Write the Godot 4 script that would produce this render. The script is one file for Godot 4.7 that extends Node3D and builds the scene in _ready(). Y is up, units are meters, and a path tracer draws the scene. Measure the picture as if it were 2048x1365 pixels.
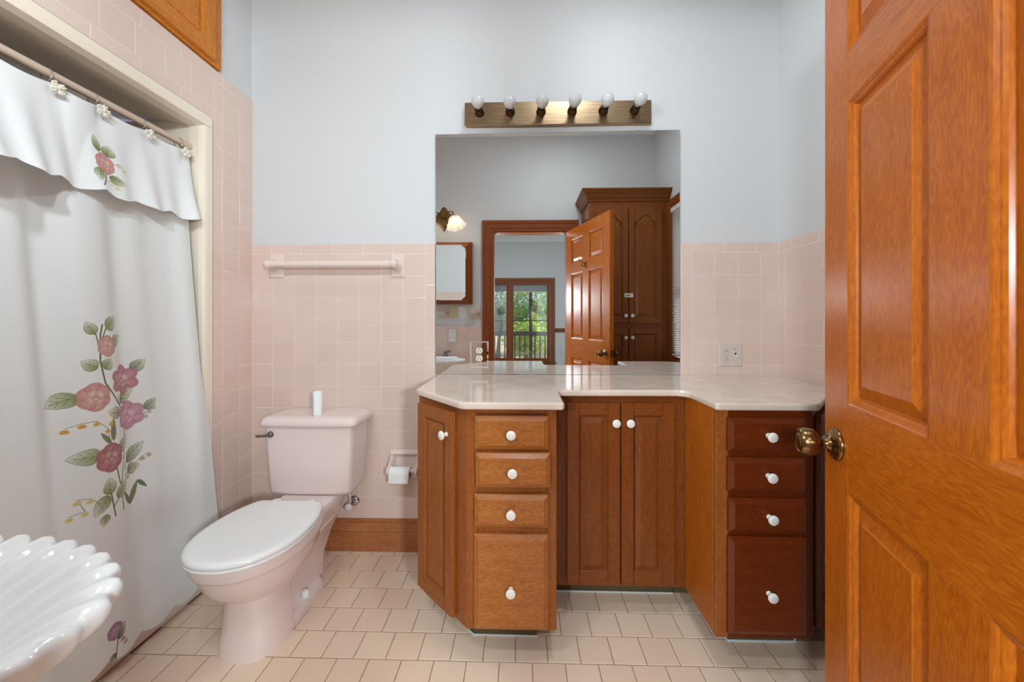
extends Node3D
# A pink-tiled bathroom seen from its doorway: vanity with mirror, toilet, curtained tub, panelled door; the bedroom and porch behind the camera show in the mirror.

const F := 740.0          # focal length in pixels of the 2048 x 1365 frame
const TX0 := -1.369       # face of the tiles on the left wall
const TX1 := 1.266        # face of the tiles on the right wall
const PX0 := -1.381       # painted left wall
const PX1 := 1.278        # painted right wall
const TZ := 0.012         # face of the tiles on the back wall (painted wall at z = 0)
const WZ := 1.74          # bathroom side of the doorway wall
const CEIL := 3.05
const PITCH := 0.1115

var M := {}
var used := {}
var tile_meshes := {}
var rng := RandomNumberGenerator.new()

# ------------------------------------------------------------------ helpers
func numbered(n: String) -> String:
	if not used.has(n):
		used[n] = 0
		return n
	used[n] += 1
	return "%s_%03d" % [n, used[n]]

func tag(o: Node, label: String, category := "", group := "", kind := "") -> Node:
	if label: o.set_meta("label", label)
	if category: o.set_meta("category", category)
	if group: o.set_meta("group", group)
	if kind: o.set_meta("kind", kind)
	return o

func thing(called: String, label: String, category: String, at := Vector3.ZERO, group := "", basis3 := Basis()) -> Node3D:
	var o := Node3D.new()
	o.name = numbered(called)
	add_child(o)
	o.transform = Transform3D(basis3, at)
	tag(o, label, category, group)
	return o

func setting(called: String, label: String, at := Vector3.ZERO) -> Node3D:
	var o := Node3D.new()
	o.name = called
	add_child(o)
	o.position = at
	tag(o, label, "", "", "structure")
	return o

func begin() -> SurfaceTool:
	var s := SurfaceTool.new()
	s.begin(Mesh.PRIMITIVE_TRIANGLES)
	s.set_smooth_group(-1)
	return s

func obj(called: String, s: SurfaceTool, m: Material, parent: Node, label := "") -> MeshInstance3D:
	s.generate_normals()
	var o := MeshInstance3D.new()
	o.name = called
	o.mesh = s.commit()
	o.material_override = null
	o.mesh.surface_set_material(0, m)
	parent.add_child(o, true)
	if label: o.set_meta("label", label)
	return o

func shared(called: String, mesh: Mesh, m: Material, parent: Node, xf: Transform3D) -> MeshInstance3D:
	var o := MeshInstance3D.new()
	o.name = called
	o.mesh = mesh
	if m: o.set_surface_override_material(0, m)
	o.transform = xf
	parent.add_child(o, true)
	return o

func tri(s: SurfaceTool, a: Vector3, b: Vector3, c: Vector3) -> void:
	s.add_vertex(a); s.add_vertex(c); s.add_vertex(b)

func quad(s: SurfaceTool, a: Vector3, b: Vector3, c: Vector3, d: Vector3) -> void:
	tri(s, a, b, c); tri(s, a, c, d)

func fan(s: SurfaceTool, p: Array, mid: Vector3) -> void:      # convex polygon turned away from mid
	var n: Vector3 = (p[1] - p[0]).cross(p[2] - p[0])
	var flip := n.dot(p[0] - mid) < 0.0
	for i in range(1, p.size() - 1):
		if flip: tri(s, p[0], p[i + 1], p[i])
		else: tri(s, p[0], p[i], p[i + 1])

func box(s: SurfaceTool, a: Vector3, b: Vector3, bev := 0.0015, xf := Transform3D()) -> void:
	var lo := Vector3(minf(a.x, b.x), minf(a.y, b.y), minf(a.z, b.z))
	var hi := Vector3(maxf(a.x, b.x), maxf(a.y, b.y), maxf(a.z, b.z))
	var e := minf(bev, minf(hi.x - lo.x, minf(hi.y - lo.y, hi.z - lo.z)) * 0.45)
	var mid := xf * ((lo + hi) * 0.5)
	var v := {}
	for i in 8:
		var sg := Vector3(1 if i & 1 else -1, 1 if i & 2 else -1, 1 if i & 4 else -1)
		var corner := Vector3(hi.x if i & 1 else lo.x, hi.y if i & 2 else lo.y, hi.z if i & 4 else lo.z)
		for ax in 3:
			var p := corner
			for k in 3:
				if k != ax: p[k] -= sg[k] * e
			v[[i, ax]] = xf * p
	for ax in 3:
		var b1 := 1 << ((ax + 1) % 3)
		var b2 := 1 << ((ax + 2) % 3)
		for side in 2:
			var base := (1 << ax) * side
			fan(s, [v[[base, ax]], v[[base | b1, ax]], v[[base | b1 | b2, ax]], v[[base | b2, ax]]], mid)
	if e < 0.00005: return
	for ax in 3:
		var a1 := (ax + 1) % 3
		var a2 := (ax + 2) % 3
		for k in 4:
			var base := ((1 << a1) if k & 1 else 0) | ((1 << a2) if k & 2 else 0)
			var far := base | (1 << ax)
			fan(s, [v[[base, a1]], v[[base, a2]], v[[far, a2]], v[[far, a1]]], mid)
	for i in 8:
		fan(s, [v[[i, 0]], v[[i, 1]], v[[i, 2]]], mid)

func box_obj(called: String, a: Vector3, b: Vector3, m: Material, parent: Node, bev := 0.0015, label := "") -> MeshInstance3D:
	var s := begin()
	box(s, a, b, bev)
	return obj(called, s, m, parent, label)

# rings: array of equally long point lists; skin between them, caps as fans
func loft(s: SurfaceTool, rings: Array, cap0 := true, cap1 := true, closed := true, group := 1) -> void:
	s.set_smooth_group(group)
	var n: int = rings[0].size()
	for r in rings.size() - 1:
		for i in (n if closed else n - 1):
			var j := (i + 1) % n
			quad(s, rings[r][i], rings[r][j], rings[r + 1][j], rings[r + 1][i])
	for c in 2:
		if (c == 0 and not cap0) or (c == 1 and not cap1): continue
		s.set_smooth_group(-1)
		var ring: Array = rings[0] if c == 0 else rings[-1]
		var mid := Vector3.ZERO
		for p in ring: mid += p
		mid /= n
		for i in n:
			if c == 0: tri(s, mid, ring[(i + 1) % n], ring[i])
			else: tri(s, mid, ring[i], ring[(i + 1) % n])
	s.set_smooth_group(-1)

func circle(r: float, y: float, n: int, xf := Transform3D()) -> Array:
	var out := []
	for i in n:
		var a := TAU * i / n
		out.append(xf * Vector3(sin(a) * r, y, cos(a) * r))
	return out

func lathe(s: SurfaceTool, prof: Array, n := 24, xf := Transform3D(), cap0 := true, cap1 := true) -> void:
	var rings := []
	for p in prof: rings.append(circle(p.x, p.y, n, xf))
	loft(s, rings, cap0, cap1)

func tube(s: SurfaceTool, pts: Array, r: float, n := 10, radii := []) -> void:
	var rings := []
	var up := Vector3(0.123, 0.97, 0.211).normalized()
	for i in pts.size():
		var d: Vector3 = (pts[mini(i + 1, pts.size() - 1)] - pts[maxi(i - 1, 0)]).normalized()
		var x := up.cross(d)
		if x.length() < 0.05: x = Vector3(1, 0, 0).cross(d)
		x = x.normalized()
		var y := d.cross(x)
		var rr: float = radii[i] if radii.size() > i else r
		var ring := []
		for k in n: ring.append(pts[i] + (x * cos(TAU * k / n) + y * sin(TAU * k / n)) * rr)
		rings.append(ring)
	loft(s, rings)

func arc_pts(a: Vector3, b: Vector3, c: Vector3, n := 8) -> Array:      # quadratic curve
	var out := []
	for i in n + 1:
		var t := float(i) / n
		out.append(a.lerp(b, t).lerp(b.lerp(c, t), t))
	return out

func miters(poly: Array, closed := true) -> Array:     # outward unit-offset vectors of a counter-clockwise 2-D path
	var out := []
	var n := poly.size()
	for i in n:
		var p: Vector2 = poly[i]
		var d0: Vector2 = (p - poly[(i + n - 1) % n]).normalized()
		var d1: Vector2 = (poly[(i + 1) % n] - p).normalized()
		if not closed and i == 0: d0 = d1
		if not closed and i == n - 1: d1 = d0
		var n0 := Vector2(d0.y, -d0.x)
		var n1 := Vector2(d1.y, -d1.x)
		var m := (n0 + n1).normalized()
		out.append(m / maxf(m.dot(n0), 0.3))
	return out

# sweep a profile of (outward offset, height) along a path in the xy plane; optionally cap the inner end
func sweep(s: SurfaceTool, poly: Array, prof: Array, xf := Transform3D(), closed := true, cap_last := false, cap_first := false) -> void:
	var mt := miters(poly, closed)
	var n := poly.size()
	var rows := []
	for pr in prof:
		var row := []
		for i in n: row.append(xf * Vector3(poly[i].x + mt[i].x * pr.x, poly[i].y + mt[i].y * pr.x, pr.y))
		rows.append(row)
	for k in prof.size() - 1:
		for i in (n if closed else n - 1):
			var j := (i + 1) % n
			quad(s, rows[k][i], rows[k][j], rows[k + 1][j], rows[k + 1][i])
	for c in 2:
		if not (cap_last if c == 1 else cap_first): continue
		var row: Array = rows[-1] if c == 1 else rows[0]
		var flat := PackedVector2Array()
		var pr: Vector2 = prof[-1] if c == 1 else prof[0]
		for i in n: flat.append(poly[i] + mt[i] * pr.x)
		var ix := Geometry2D.triangulate_polygon(flat)
		for t in range(0, ix.size(), 3):
			if c == 1: tri(s, row[ix[t]], row[ix[t + 1]], row[ix[t + 2]])
			else: tri(s, row[ix[t]], row[ix[t + 2]], row[ix[t + 1]])

func rect(x0: float, y0: float, x1: float, y1: float) -> Array:
	return [Vector2(x0, y0), Vector2(x1, y0), Vector2(x1, y1), Vector2(x0, y1)]

# a slab with a profile round its edge: prof as for sweep, from the back to the front
func slab(s: SurfaceTool, poly: Array, prof: Array, xf := Transform3D()) -> void:
	sweep(s, poly, prof, xf, true, true, true)

func axes(x: Vector3, y: Vector3, z: Vector3, at: Vector3) -> Transform3D:
	return Transform3D(Basis(x, y, z), at)

const YUP := Basis(Vector3(1, 0, 0), Vector3(0, 0, -1), Vector3(0, 1, 0))        # local z points up
const LEFTWALL := Basis(Vector3(0, 0, -1), Vector3(0, 1, 0), Vector3(1, 0, 0))    # local z points to +x, local x to -z
const RIGHTWALL := Basis(Vector3(0, 0, 1), Vector3(0, 1, 0), Vector3(-1, 0, 0))   # local z points to -x
const FRONTWALL := Basis(Vector3(-1, 0, 0), Vector3(0, 1, 0), Vector3(0, 0, -1))  # local z points to -z
const LYING := Basis(Vector3(1, 0, 0), Vector3(0, 0, 1), Vector3(0, -1, 0))       # local y (a lathe's axis) points to +z

# ------------------------------------------------------------------ materials
func mat(called: String, c: Color, rough := 0.5, metal := 0.0) -> StandardMaterial3D:
	var m := StandardMaterial3D.new()
	m.resource_name = called
	m.albedo_color = c
	m.roughness = rough
	m.metallic = metal
	M[called] = m
	return m

func noise_image(freq: float, seed_: int, size := 512, octaves := 4) -> Image:
	var n := FastNoiseLite.new()
	n.seed = seed_
	n.frequency = freq
	n.fractal_octaves = octaves
	return n.get_seamless_image(size, size)

func wood_images() -> Array:
	var fine := noise_image(0.09, 3)
	var pores := noise_image(0.3, 11, 512, 1)
	var broad := noise_image(0.012, 7, 512, 3)
	var vertical := Image.create(512, 512, false, Image.FORMAT_RGB8)
	var across := Image.create(512, 512, false, Image.FORMAT_RGB8)
	var bump := Image.create(512, 512, false, Image.FORMAT_L8)
	for y in 512:
		for x in 512:
			var f := fine.get_pixel(x, y).r
			var b := broad.get_pixel(x, y).r
			var p := pores.get_pixel(x, y).r
			var ring := 0.5 + 0.5 * sin(b * 34.0 + f * 2.2)
			var t := clampf(0.26 * f + 0.24 * b + 0.34 * ring, 0.0, 1.0)
			t = t * 0.62 + 0.30
			if p < 0.25: t -= (0.25 - p) * 0.8
			t = clampf(t, 0.1, 1.0)
			var c := Color(0.60 + 0.40 * t, 0.44 + 0.56 * t, 0.30 + 0.70 * t)
			vertical.set_pixel(x, y, c)
			across.set_pixel(y, x, c)
			bump.set_pixel(x, y, Color(t, t, t))
	return [vertical, across, bump]

func wood(called: String, c: Color, rough: float, grain: Texture2D, along_x: bool, coat := 0.35) -> void:
	var m := mat(called, c, rough)
	m.albedo_texture = grain
	m.uv1_triplanar = true
	m.uv1_scale = Vector3(0.75, 5.0, 5.0) if along_x else Vector3(5.0, 0.75, 5.0)
	m.metallic_specular = 0.32
	m.clearcoat_enabled = true
	m.clearcoat = coat * 0.3
	m.clearcoat_roughness = rough * 0.6

func speckle(m: StandardMaterial3D, lo: Color, hi: Color, freq: float, seed_: int, scale := 2.0) -> void:
	var im := noise_image(freq, seed_, 256, 4)
	var out := Image.create(256, 256, false, Image.FORMAT_RGB8)
	for y in 256:
		for x in 256:
			out.set_pixel(x, y, lo.lerp(hi, im.get_pixel(x, y).r))
	m.albedo_texture = ImageTexture.create_from_image(out)
	m.uv1_triplanar = true
	m.uv1_world_triplanar = true
	m.uv1_scale = Vector3.ONE * scale

func make_materials() -> void:
	var w := wood_images()
	var tv := ImageTexture.create_from_image(w[0])
	var th := ImageTexture.create_from_image(w[1])
	for k in [["vanity", Color8(152, 90, 44), 0.36, 0.35], ["door", Color8(224, 130, 32), 0.30, 0.5], ["linen", Color8(162, 99, 46), 0.36, 0.35], ["upper", Color8(246, 164, 70), 0.38, 0.3], ["casing", Color8(168, 100, 54), 0.36, 0.35], ["base", Color8(212, 148, 102), 0.4, 0.25], ["drawer", Color8(206, 138, 74), 0.34, 0.4], ["front", Color8(132, 60, 22), 0.34, 0.4], ["frame", Color8(184, 116, 58), 0.36, 0.35], ["side", Color8(214, 128, 42), 0.36, 0.35]]:  # vanity and front tints hold shade, side holds light; same wood as frame
		wood(k[0] + "_v", k[1], k[2], tv, false, k[3])
		wood(k[0] + "_h", k[1], k[2], th, true, k[3])
	var paint := mat("paint", Color8(217, 217, 217), 0.6)
	speckle(paint, Color(0.985, 0.985, 0.985), Color.WHITE, 0.2, 21, 3.0)
	mat("ceiling_paint", Color8(236, 236, 236), 0.7)
	mat("crown", Color8(238, 238, 238), 0.45)
	var tones := [Color8(227, 202, 189), Color8(226, 200, 187), Color8(228, 203, 191)]
	for i in 3:
		var t := mat("tile%d" % i, tones[i], 0.13)
		t.metallic_specular = 0.5
	var ftones := [Color8(245, 217, 190), Color8(242, 213, 187), Color8(246, 220, 194), Color8(244, 216, 191)]
	for i in 4:
		var t := mat("floor%d" % i, ftones[i], 0.36)
		speckle(t, Color(0.95, 0.95, 0.95), Color.WHITE, 0.12, 30 + i, 6.0)
	mat("grout_wall", Color8(237, 219, 209), 0.6)
	speckle(mat("grout_floor", Color8(186, 158, 128), 0.85), Color(0.72, 0.7, 0.66), Color.WHITE, 0.05, 40, 4.0)
	var por := mat("pink_china", Color8(240, 220, 215), 0.10)
	por.clearcoat_enabled = true
	mat("towel_china", Color8(236, 216, 206), 0.12)
	mat("white_china", Color8(236, 236, 234), 0.09)
	mat("seat_white", Color8(240, 240, 238), 0.16)
	mat("fiberglass", Color8(240, 226, 206), 0.16)
	mat("knob_white", Color8(243, 238, 230), 0.15)
	mat("knob_print", Color8(150, 165, 160), 0.3)
	var top := mat("counter", Color8(231, 213, 199), 0.08)
	speckle(top, Color(0.95, 0.935, 0.92), Color.WHITE, 0.02, 51, 1.6)
	mat("mirror", Color(0.93, 0.94, 0.94), 0.0, 1.0)
	mat("mirror_edge", Color8(58, 70, 66), 0.3)
	var brass := mat("brass", Color8(132, 102, 66), 0.24, 1.0)
	brass.metallic_specular = 0.5
	var brushed := mat("brushed_brass", Color8(206, 174, 138), 0.3, 1.0)
	var streak := noise_image(0.06, 61, 256, 3)
	var sim := Image.create(256, 256, false, Image.FORMAT_RGB8)
	for y in 256:
		for x in 256:
			var v := 0.62 + 0.38 * streak.get_pixel(x, y).r
			sim.set_pixel(x, y, Color(v, v, v))
	brushed.albedo_texture = ImageTexture.create_from_image(sim)
	brushed.uv1_triplanar = true
	brushed.uv1_scale = Vector3(0.3, 26.0, 8.0)
	mat("dark_brass", Color8(84, 62, 40), 0.35, 1.0)
	mat("chrome", Color8(205, 205, 208), 0.08, 1.0)
	mat("nickel", Color8(140, 128, 124), 0.25, 1.0)
	mat("black", Color8(22, 20, 19), 0.4)
	mat("slot", Color8(40, 30, 26), 0.6)
	mat("bulb_glass", Color8(206, 206, 206), 0.10)
	mat("plate_cream", Color8(214, 200, 189), 0.35)
	mat("receptacle_ivory", Color8(230, 229, 210), 0.3)
	mat("plate_white", Color8(232, 232, 228), 0.35)
	mat("plate_almond", Color8(214, 200, 150), 0.35)
	mat("caulk", Color8(206, 212, 212), 0.6)
	mat("toe", Color8(96, 80, 48), 0.7)
	mat("inside", Color8(70, 44, 26), 0.8)
	mat("rod", Color8(206, 184, 164), 0.35)
	mat("crochet", Color8(238, 230, 214), 0.85)
	mat("ring_wire", Color8(214, 208, 200), 0.25, 0.8)
	var cloth := mat("cloth", Color8(239, 240, 238), 0.85)
	cloth.backlight_enabled = true
	cloth.backlight = Color(0.42, 0.42, 0.41)
	cloth.cull_mode = BaseMaterial3D.CULL_DISABLED
	mat("paper", Color8(244, 244, 242), 0.9)
	mat("card", Color8(196, 186, 172), 0.9)
	var glass := mat("pane", Color(1, 1, 1, 0.04), 0.0)
	glass.transparency = BaseMaterial3D.TRANSPARENCY_ALPHA
	var shade := mat("shade_glass", Color(1.0, 0.97, 0.92, 0.5), 0.4)
	shade.transparency = BaseMaterial3D.TRANSPARENCY_ALPHA
	shade.emission_enabled = true
	shade.emission = Color(1.0, 0.86, 0.66)
	shade.emission_energy_multiplier = 0.35
	var bulb := mat("lit_bulb", Color(1, 0.95, 0.86), 0.4)
	bulb.emission_enabled = true
	bulb.emission = Color(1.0, 0.90, 0.74)
	bulb.emission_energy_multiplier = 5.0
	var blind := mat("blind", Color8(236, 238, 240), 0.45)
	blind.backlight_enabled = true
	blind.backlight = Color(0.5, 0.5, 0.5)
	mat("valve_white", Color8(225, 222, 222), 0.3)
	speckle(mat("carpet", Color8(196, 180, 160), 0.95), Color(0.85, 0.85, 0.85), Color.WHITE, 0.3, 71, 8.0)
	mat("porch_wood", Color8(52, 44, 40), 0.7)
	speckle(mat("porch_deck", Color8(208, 196, 180), 0.8), Color(0.8, 0.8, 0.8), Color.WHITE, 0.1, 72, 3.0)
	speckle(mat("dry_grass", Color8(206, 190, 150), 0.95), Color(0.7, 0.68, 0.6), Color.WHITE, 0.08, 73, 0.7)
	speckle(mat("bark", Color8(150, 132, 112), 0.9), Color(0.6, 0.58, 0.55), Color.WHITE, 0.15, 74, 5.0)
	for k in [["leaf_bright", Color8(176, 200, 70)], ["leaf_mid", Color8(120, 160, 64)], ["leaf_dark", Color8(74, 110, 52)]]:
		var l := mat(k[0], k[1], 0.5)
		l.backlight_enabled = true
		l.backlight = Color(0.5, 0.6, 0.2)
		l.cull_mode = BaseMaterial3D.CULL_DISABLED

# ------------------------------------------------------------------ scene
func _ready() -> void:
	rng.seed = 20
	make_camera()
	make_light()
	make_materials()
	make_room()
	make_bedroom()
	make_outside()
	make_bath_window()
	make_door()
	make_tub_cabinet()
	make_surround()
	make_curtain()
	make_vanity()
	make_mirror()
	make_light_bar()
	make_toilet()
	make_wall_fittings()
	make_unseen_ceiling_lamp()
	make_sink()
	make_sconce()
	make_linen_cabinet()
	make_medicine_cabinet()

const LAMP_WHITE := Color(0.908, 0.966, 1.0)     # the camera's white balance turns the lamps' light neutral
const BATH_FILL := 0.85  # fill from the added bathroom ceiling lamp
const UNSEEN_BEDROOM_LAMP := 3.6  # unseen ceiling lamp that lights the bedroom walls
const FLOOR_LAMP_FILL := 3.5  # fill from the two added floor lamps
const SCONCE_BULB := 0.40

func make_camera() -> void:
	var c := Camera3D.new()
	c.name = "camera"
	c.projection = Camera3D.PROJECTION_FRUSTUM
	c.near = 0.05
	c.far = 200.0
	c.size = 1365.0 / F * c.near
	c.frustum_offset = Vector2(0.0, -41.5 / F * c.near)
	c.position = Vector3(0, 1.162, 1.864)
	c.rotation_degrees = Vector3(0, 1.4, 0)
	add_child(c)
	c.current = true

func make_light() -> void:
	var e := Environment.new()
	e.background_mode = Environment.BG_SKY
	var sky := Sky.new()
	var sm := ProceduralSkyMaterial.new()
	sm.sky_top_color = Color8(112, 152, 220)
	sm.sky_horizon_color = Color8(206, 220, 240)
	sm.ground_bottom_color = Color8(150, 140, 120)
	sm.ground_horizon_color = Color8(200, 196, 184)
	sm.energy_multiplier = 1.6
	sky.sky_material = sm
	e.sky = sky
	e.tonemap_mode = Environment.TONE_MAPPER_LINEAR
	e.tonemap_exposure = 1.16
	e.sdfgi_enabled = true
	e.ssao_enabled = true
	e.ssil_enabled = true
	var w := WorldEnvironment.new()
	w.name = "environment"
	w.environment = e
	var lens := CameraAttributesPhysical.new()
	lens.frustum_focal_length = 13.0
	lens.frustum_focus_distance = 1.9
	lens.exposure_aperture = 6.3
	w.camera_attributes = lens
	add_child(w)
	var sun := DirectionalLight3D.new()
	sun.name = "sun"
	sun.light_color = Color(1.0, 0.95, 0.86)
	sun.light_energy = 2.2
	sun.light_angular_distance = 0.6
	sun.shadow_enabled = true
	sun.sky_mode = DirectionalLight3D.SKY_MODE_LIGHT_ONLY
	add_child(sun)
	sun.look_at_from_position(Vector3(7, 8.5, 1.0), Vector3.ZERO)

func room_lamp(l: Light3D, parent: Node, energy: float, c: Color, size: float) -> void:
	l.light_energy = energy
	l.light_color = c
	l.light_size = size
	l.shadow_enabled = true
	if l is OmniLight3D:
		l.omni_range = 12.0
		l.omni_attenuation = 2.0
	parent.add_child(l, true)

# ------------------------------------------------------------------ tiles
func tile_mesh(w: float, h: float, bev: float) -> Mesh:
	var key := "%d_%d_%d" % [roundi(w * 2000), roundi(h * 2000), roundi(bev * 10000)]
	if not tile_meshes.has(key):
		var s := begin()
		slab(s, rect(-w / 2, -h / 2, w / 2, h / 2), [Vector2(0, -0.010), Vector2(0, -bev * 0.8), Vector2(-bev * 0.35, -bev * 0.25), Vector2(-bev * 1.6, 0)])
		s.generate_normals()
		tile_meshes[key] = s.commit()
	return tile_meshes[key]

func lay(parent: Node, xf: Transform3D, u0: float, u1: float, v0: float, v1: float, prefix := "tile", kinds := 3, gap := 0.0022, bev := 0.0016) -> void:
	if u1 - u0 < 0.012 or v1 - v0 < 0.012: return
	var m: Material = M[prefix + str(rng.randi() % kinds)]
	var t := Transform3D(xf.basis, xf * Vector3((u0 + u1) / 2, (v0 + v1) / 2, rng.randf_range(-0.0004, 0.0003)))
	t.basis = t.basis * Basis.from_euler(Vector3(rng.randf_range(-0.0025, 0.0025), rng.randf_range(-0.0025, 0.0025), 0))
	shared("tile", tile_mesh(u1 - u0 - gap, v1 - v0 - gap, bev), m, parent, t)

func lay_grid(parent: Node, xf: Transform3D, us: Array, vs: Array) -> void:
	for i in us.size() - 1:
		for j in vs.size() - 1:
			lay(parent, xf, minf(us[i], us[i + 1]), maxf(us[i], us[i + 1]), minf(vs[j], vs[j + 1]), maxf(vs[j], vs[j + 1]))

func steps(from: float, step: float, to: float) -> Array:
	var out := [from]
	var v := from + step
	while (v < to - 0.01) if step > 0 else (v > to + 0.01):
		out.append(v)
		v += step
	out.append(to)
	return out

func make_room() -> void:
	# back wall
	var wb := setting("wall_back", "white painted wall with pink tile wainscot behind toilet and vanity")
	box_obj("plaster", Vector3(-2.3, 0, -0.12), Vector3(1.40, CEIL, 0), M.paint, wb, 0)
	box_obj("grout_bed", Vector3(-1.375, 0.15, 0), Vector3(-0.433, 1.546, TZ - 0.0010), M.grout_wall, wb, 0.001)
	box_obj("grout_bed", Vector3(0.790, 0.85, 0), Vector3(1.272, 1.546, TZ - 0.0010), M.grout_wall, wb, 0.001)
	var face := Transform3D(Basis(), Vector3(0, 0, TZ))
	var rows := steps(1.500, -PITCH * 1.0018, 0.160)
	lay_grid(wb, face, steps(-1.262, PITCH, -0.480), rows)
	lay_grid(wb, face, [-1.369, -1.262], rows)
	for p in [[-1.369, -1.268], [-1.268, -1.113], [-1.113, -0.956], [-0.956, -0.800], [-0.800, -0.644], [-0.644, -0.480], [-0.480, -0.432]]:
		lay(wb, face, p[0], p[1], 1.500, 1.548, "tile", 3, 0.0022, 0.0028)
	lay_grid(wb, face, [-0.480, -0.432], [1.500, 1.342, 1.184, 1.026, 0.868, 0.71])
	lay_grid(wb, face, [0.844, 0.956, 1.069, 1.180, 1.266], steps(1.500, -PITCH, 0.86))
	lay_grid(wb, face, [0.791, 0.844], [1.548, 1.500, 1.346, 1.190, 1.034, 0.862])
	for p in [[0.844, 1.004], [1.004, 1.160], [1.160, 1.266]]:
		lay(wb, face, p[0], p[1], 1.500, 1.548, "tile", 3, 0.0022, 0.0028)
	# baseboard behind the toilet
	var bb := setting("baseboard_back", "stained wooden baseboard with moulded top behind the toilet", Vector3(0, 0, 0))
	var s := begin()
	box(s, Vector3(-1.369, 0.0, 0.0), Vector3(-0.40, 0.096, 0.026), 0.002)
	obj("board", s, M.base_h, bb)
	s = begin()
	slab(s, [Vector2(0, 0.097), Vector2(0.024, 0.097), Vector2(0.026, 0.104), Vector2(0.022, 0.112), Vector2(0.021, 0.128), Vector2(0.017, 0.142), Vector2(0.020, 0.150), Vector2(0.018, 0.158), Vector2(0.008, 0.162), Vector2(0, 0.162)], [Vector2(0, -1.369), Vector2(0, -0.40)], axes(Vector3(0, 0, 1), Vector3(0, 1, 0), Vector3(1, 0, 0), Vector3.ZERO))
	obj("moulding", s, M.base_h, bb)
	# left wall with the opening of the tub
	var wl := setting("wall_left", "white and pink-tiled left wall round the tub opening")
	box_obj("plaster", Vector3(PX0 - 0.1, 0, 0), Vector3(PX0, CEIL, 0.262), M.paint, wl, 0)
	box_obj("plaster", Vector3(PX0 - 0.1, 2.062, 0.262), Vector3(PX0, CEIL, 1.64), M.paint, wl, 0)
	box_obj("plaster", Vector3(PX0 - 0.1, 0, 1.64), Vector3(PX0, CEIL, WZ), M.paint, wl, 0)
	box_obj("grout_bed", Vector3(PX0, 0.0, 0), Vector3(TX0 - 0.0010, 2.284, 0.249), M.grout_wall, wl, 0.001)
	box_obj("grout_bed", Vector3(PX0, 2.060, 0.249), Vector3(TX0 - 0.0010, 2.284, 1.66), M.grout_wall, wl, 0.001)
	var lf := Transform3D(LEFTWALL, Vector3(TX0, 0, 0))
	var lrows := steps(2.236, -0.066, 2.160)
	lrows.append_array(steps(2.170 - PITCH, -PITCH * 1.0018, 0.0))
	lrows = [2.236, 2.170] + steps(2.0585, -PITCH * 1.0018, 0.0)
	lay_grid(wl, lf, [-0.012, -0.097, -0.202], lrows)
	lay_grid(wl, lf, [-0.202, -0.250], steps(2.106, -0.157, 0.0))
	for k in 4:
		lay(wl, lf, -0.202 - k * 0.0, -0.012, 2.236, 2.286, "tile", 3, 0.0022, 0.0028) if k == 0 else null
	var z := 0.250
	lay(wl, lf, -0.250, -0.202, 2.106, 2.236)
	while z < 1.62:
		lay(wl, lf, -z - 0.157, -z, 2.058, 2.106)
		lay(wl, lf, -z - 0.157, -z, 2.222, 2.286)
		z += 0.157
	lay(wl, lf, -0.250, -0.202, 2.236, 2.286)
	z = 0.250
	while z < 1.62:
		lay(wl, lf, -z - PITCH, -z, 2.106, 2.222)
		z += PITCH
	# right wall with the window opening (z 0.62 to 1.30, y 0.86 to 2.10)
	var wr := setting("wall_right", "white right wall with pink tile wainscot and a window")
	box_obj("plaster", Vector3(PX1, 0, 0), Vector3(PX1 + 0.12, CEIL, 0.62), M.paint, wr, 0)
	box_obj("plaster", Vector3(PX1, 0, 1.30), Vector3(PX1 + 0.12, CEIL, WZ), M.paint, wr, 0)
	box_obj("plaster", Vector3(PX1, 0, 0.62), Vector3(PX1 + 0.12, 0.86, 1.30), M.paint, wr, 0)
	box_obj("plaster", Vector3(PX1, 2.10, 0.62), Vector3(PX1 + 0.12, CEIL, 1.30), M.paint, wr, 0)
	box_obj("grout_bed", Vector3(TX1 + 0.0010, 0.86, 0.0), Vector3(PX1, 1.546, 0.505), M.grout_wall, wr, 0.001)
	var rf := Transform3D(RIGHTWALL, Vector3(TX1, 0, 0))
	lay_grid(wr, rf, [0.012, 0.059, 0.1705, 0.282, 0.3935, 0.505], steps(1.500, -PITCH, 0.86))
	for p in [[0.012, 0.100], [0.100, 0.256], [0.256, 0.412], [0.412, 0.505]]:
		lay(wr, rf, p[0], p[1], 1.500, 1.548, "tile", 3, 0.0022, 0.0028)
	# the doorway wall behind the camera: opening x -0.28 to 0.45, y 0 to 2.03
	var wf := setting("wall_front", "white doorway wall behind the camera with low pink tiles")
	box_obj("plaster", Vector3(-2.3, 0, WZ), Vector3(-0.28, CEIL, WZ + 0.12), M.paint, wf, 0)
	box_obj("plaster", Vector3(0.455, 0, WZ), Vector3(2.6, CEIL, WZ + 0.12), M.paint, wf, 0)
	box_obj("plaster", Vector3(-0.28, 2.03, WZ), Vector3(0.455, CEIL, WZ + 0.12), M.paint, wf, 0)
	box_obj("grout_bed", Vector3(-1.369, 0.0, WZ - 0.0110), Vector3(-0.372, 1.106, WZ), M.grout_wall, wf, 0.001)
	var ff := Transform3D(FRONTWALL, Vector3(0, 0, WZ - TZ))
	lay_grid(wf, ff, steps(0.374, PITCH, 1.36), steps(1.060, -PITCH, 0.002))
	for k in 7: lay(wf, ff, 0.374 + k * 0.155, minf(0.374 + (k + 1) * 0.155, 1.369), 1.060, 1.108)
	# door lining and casing
	var tr := setting("trim_1", "moulded brown wooden casing round the bathroom doorway")
	box_obj("jamb", Vector3(-0.28, 0, WZ - 0.002), Vector3(-0.262, 2.03, WZ + 0.122), M.casing_v, tr, 0.001)
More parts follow.
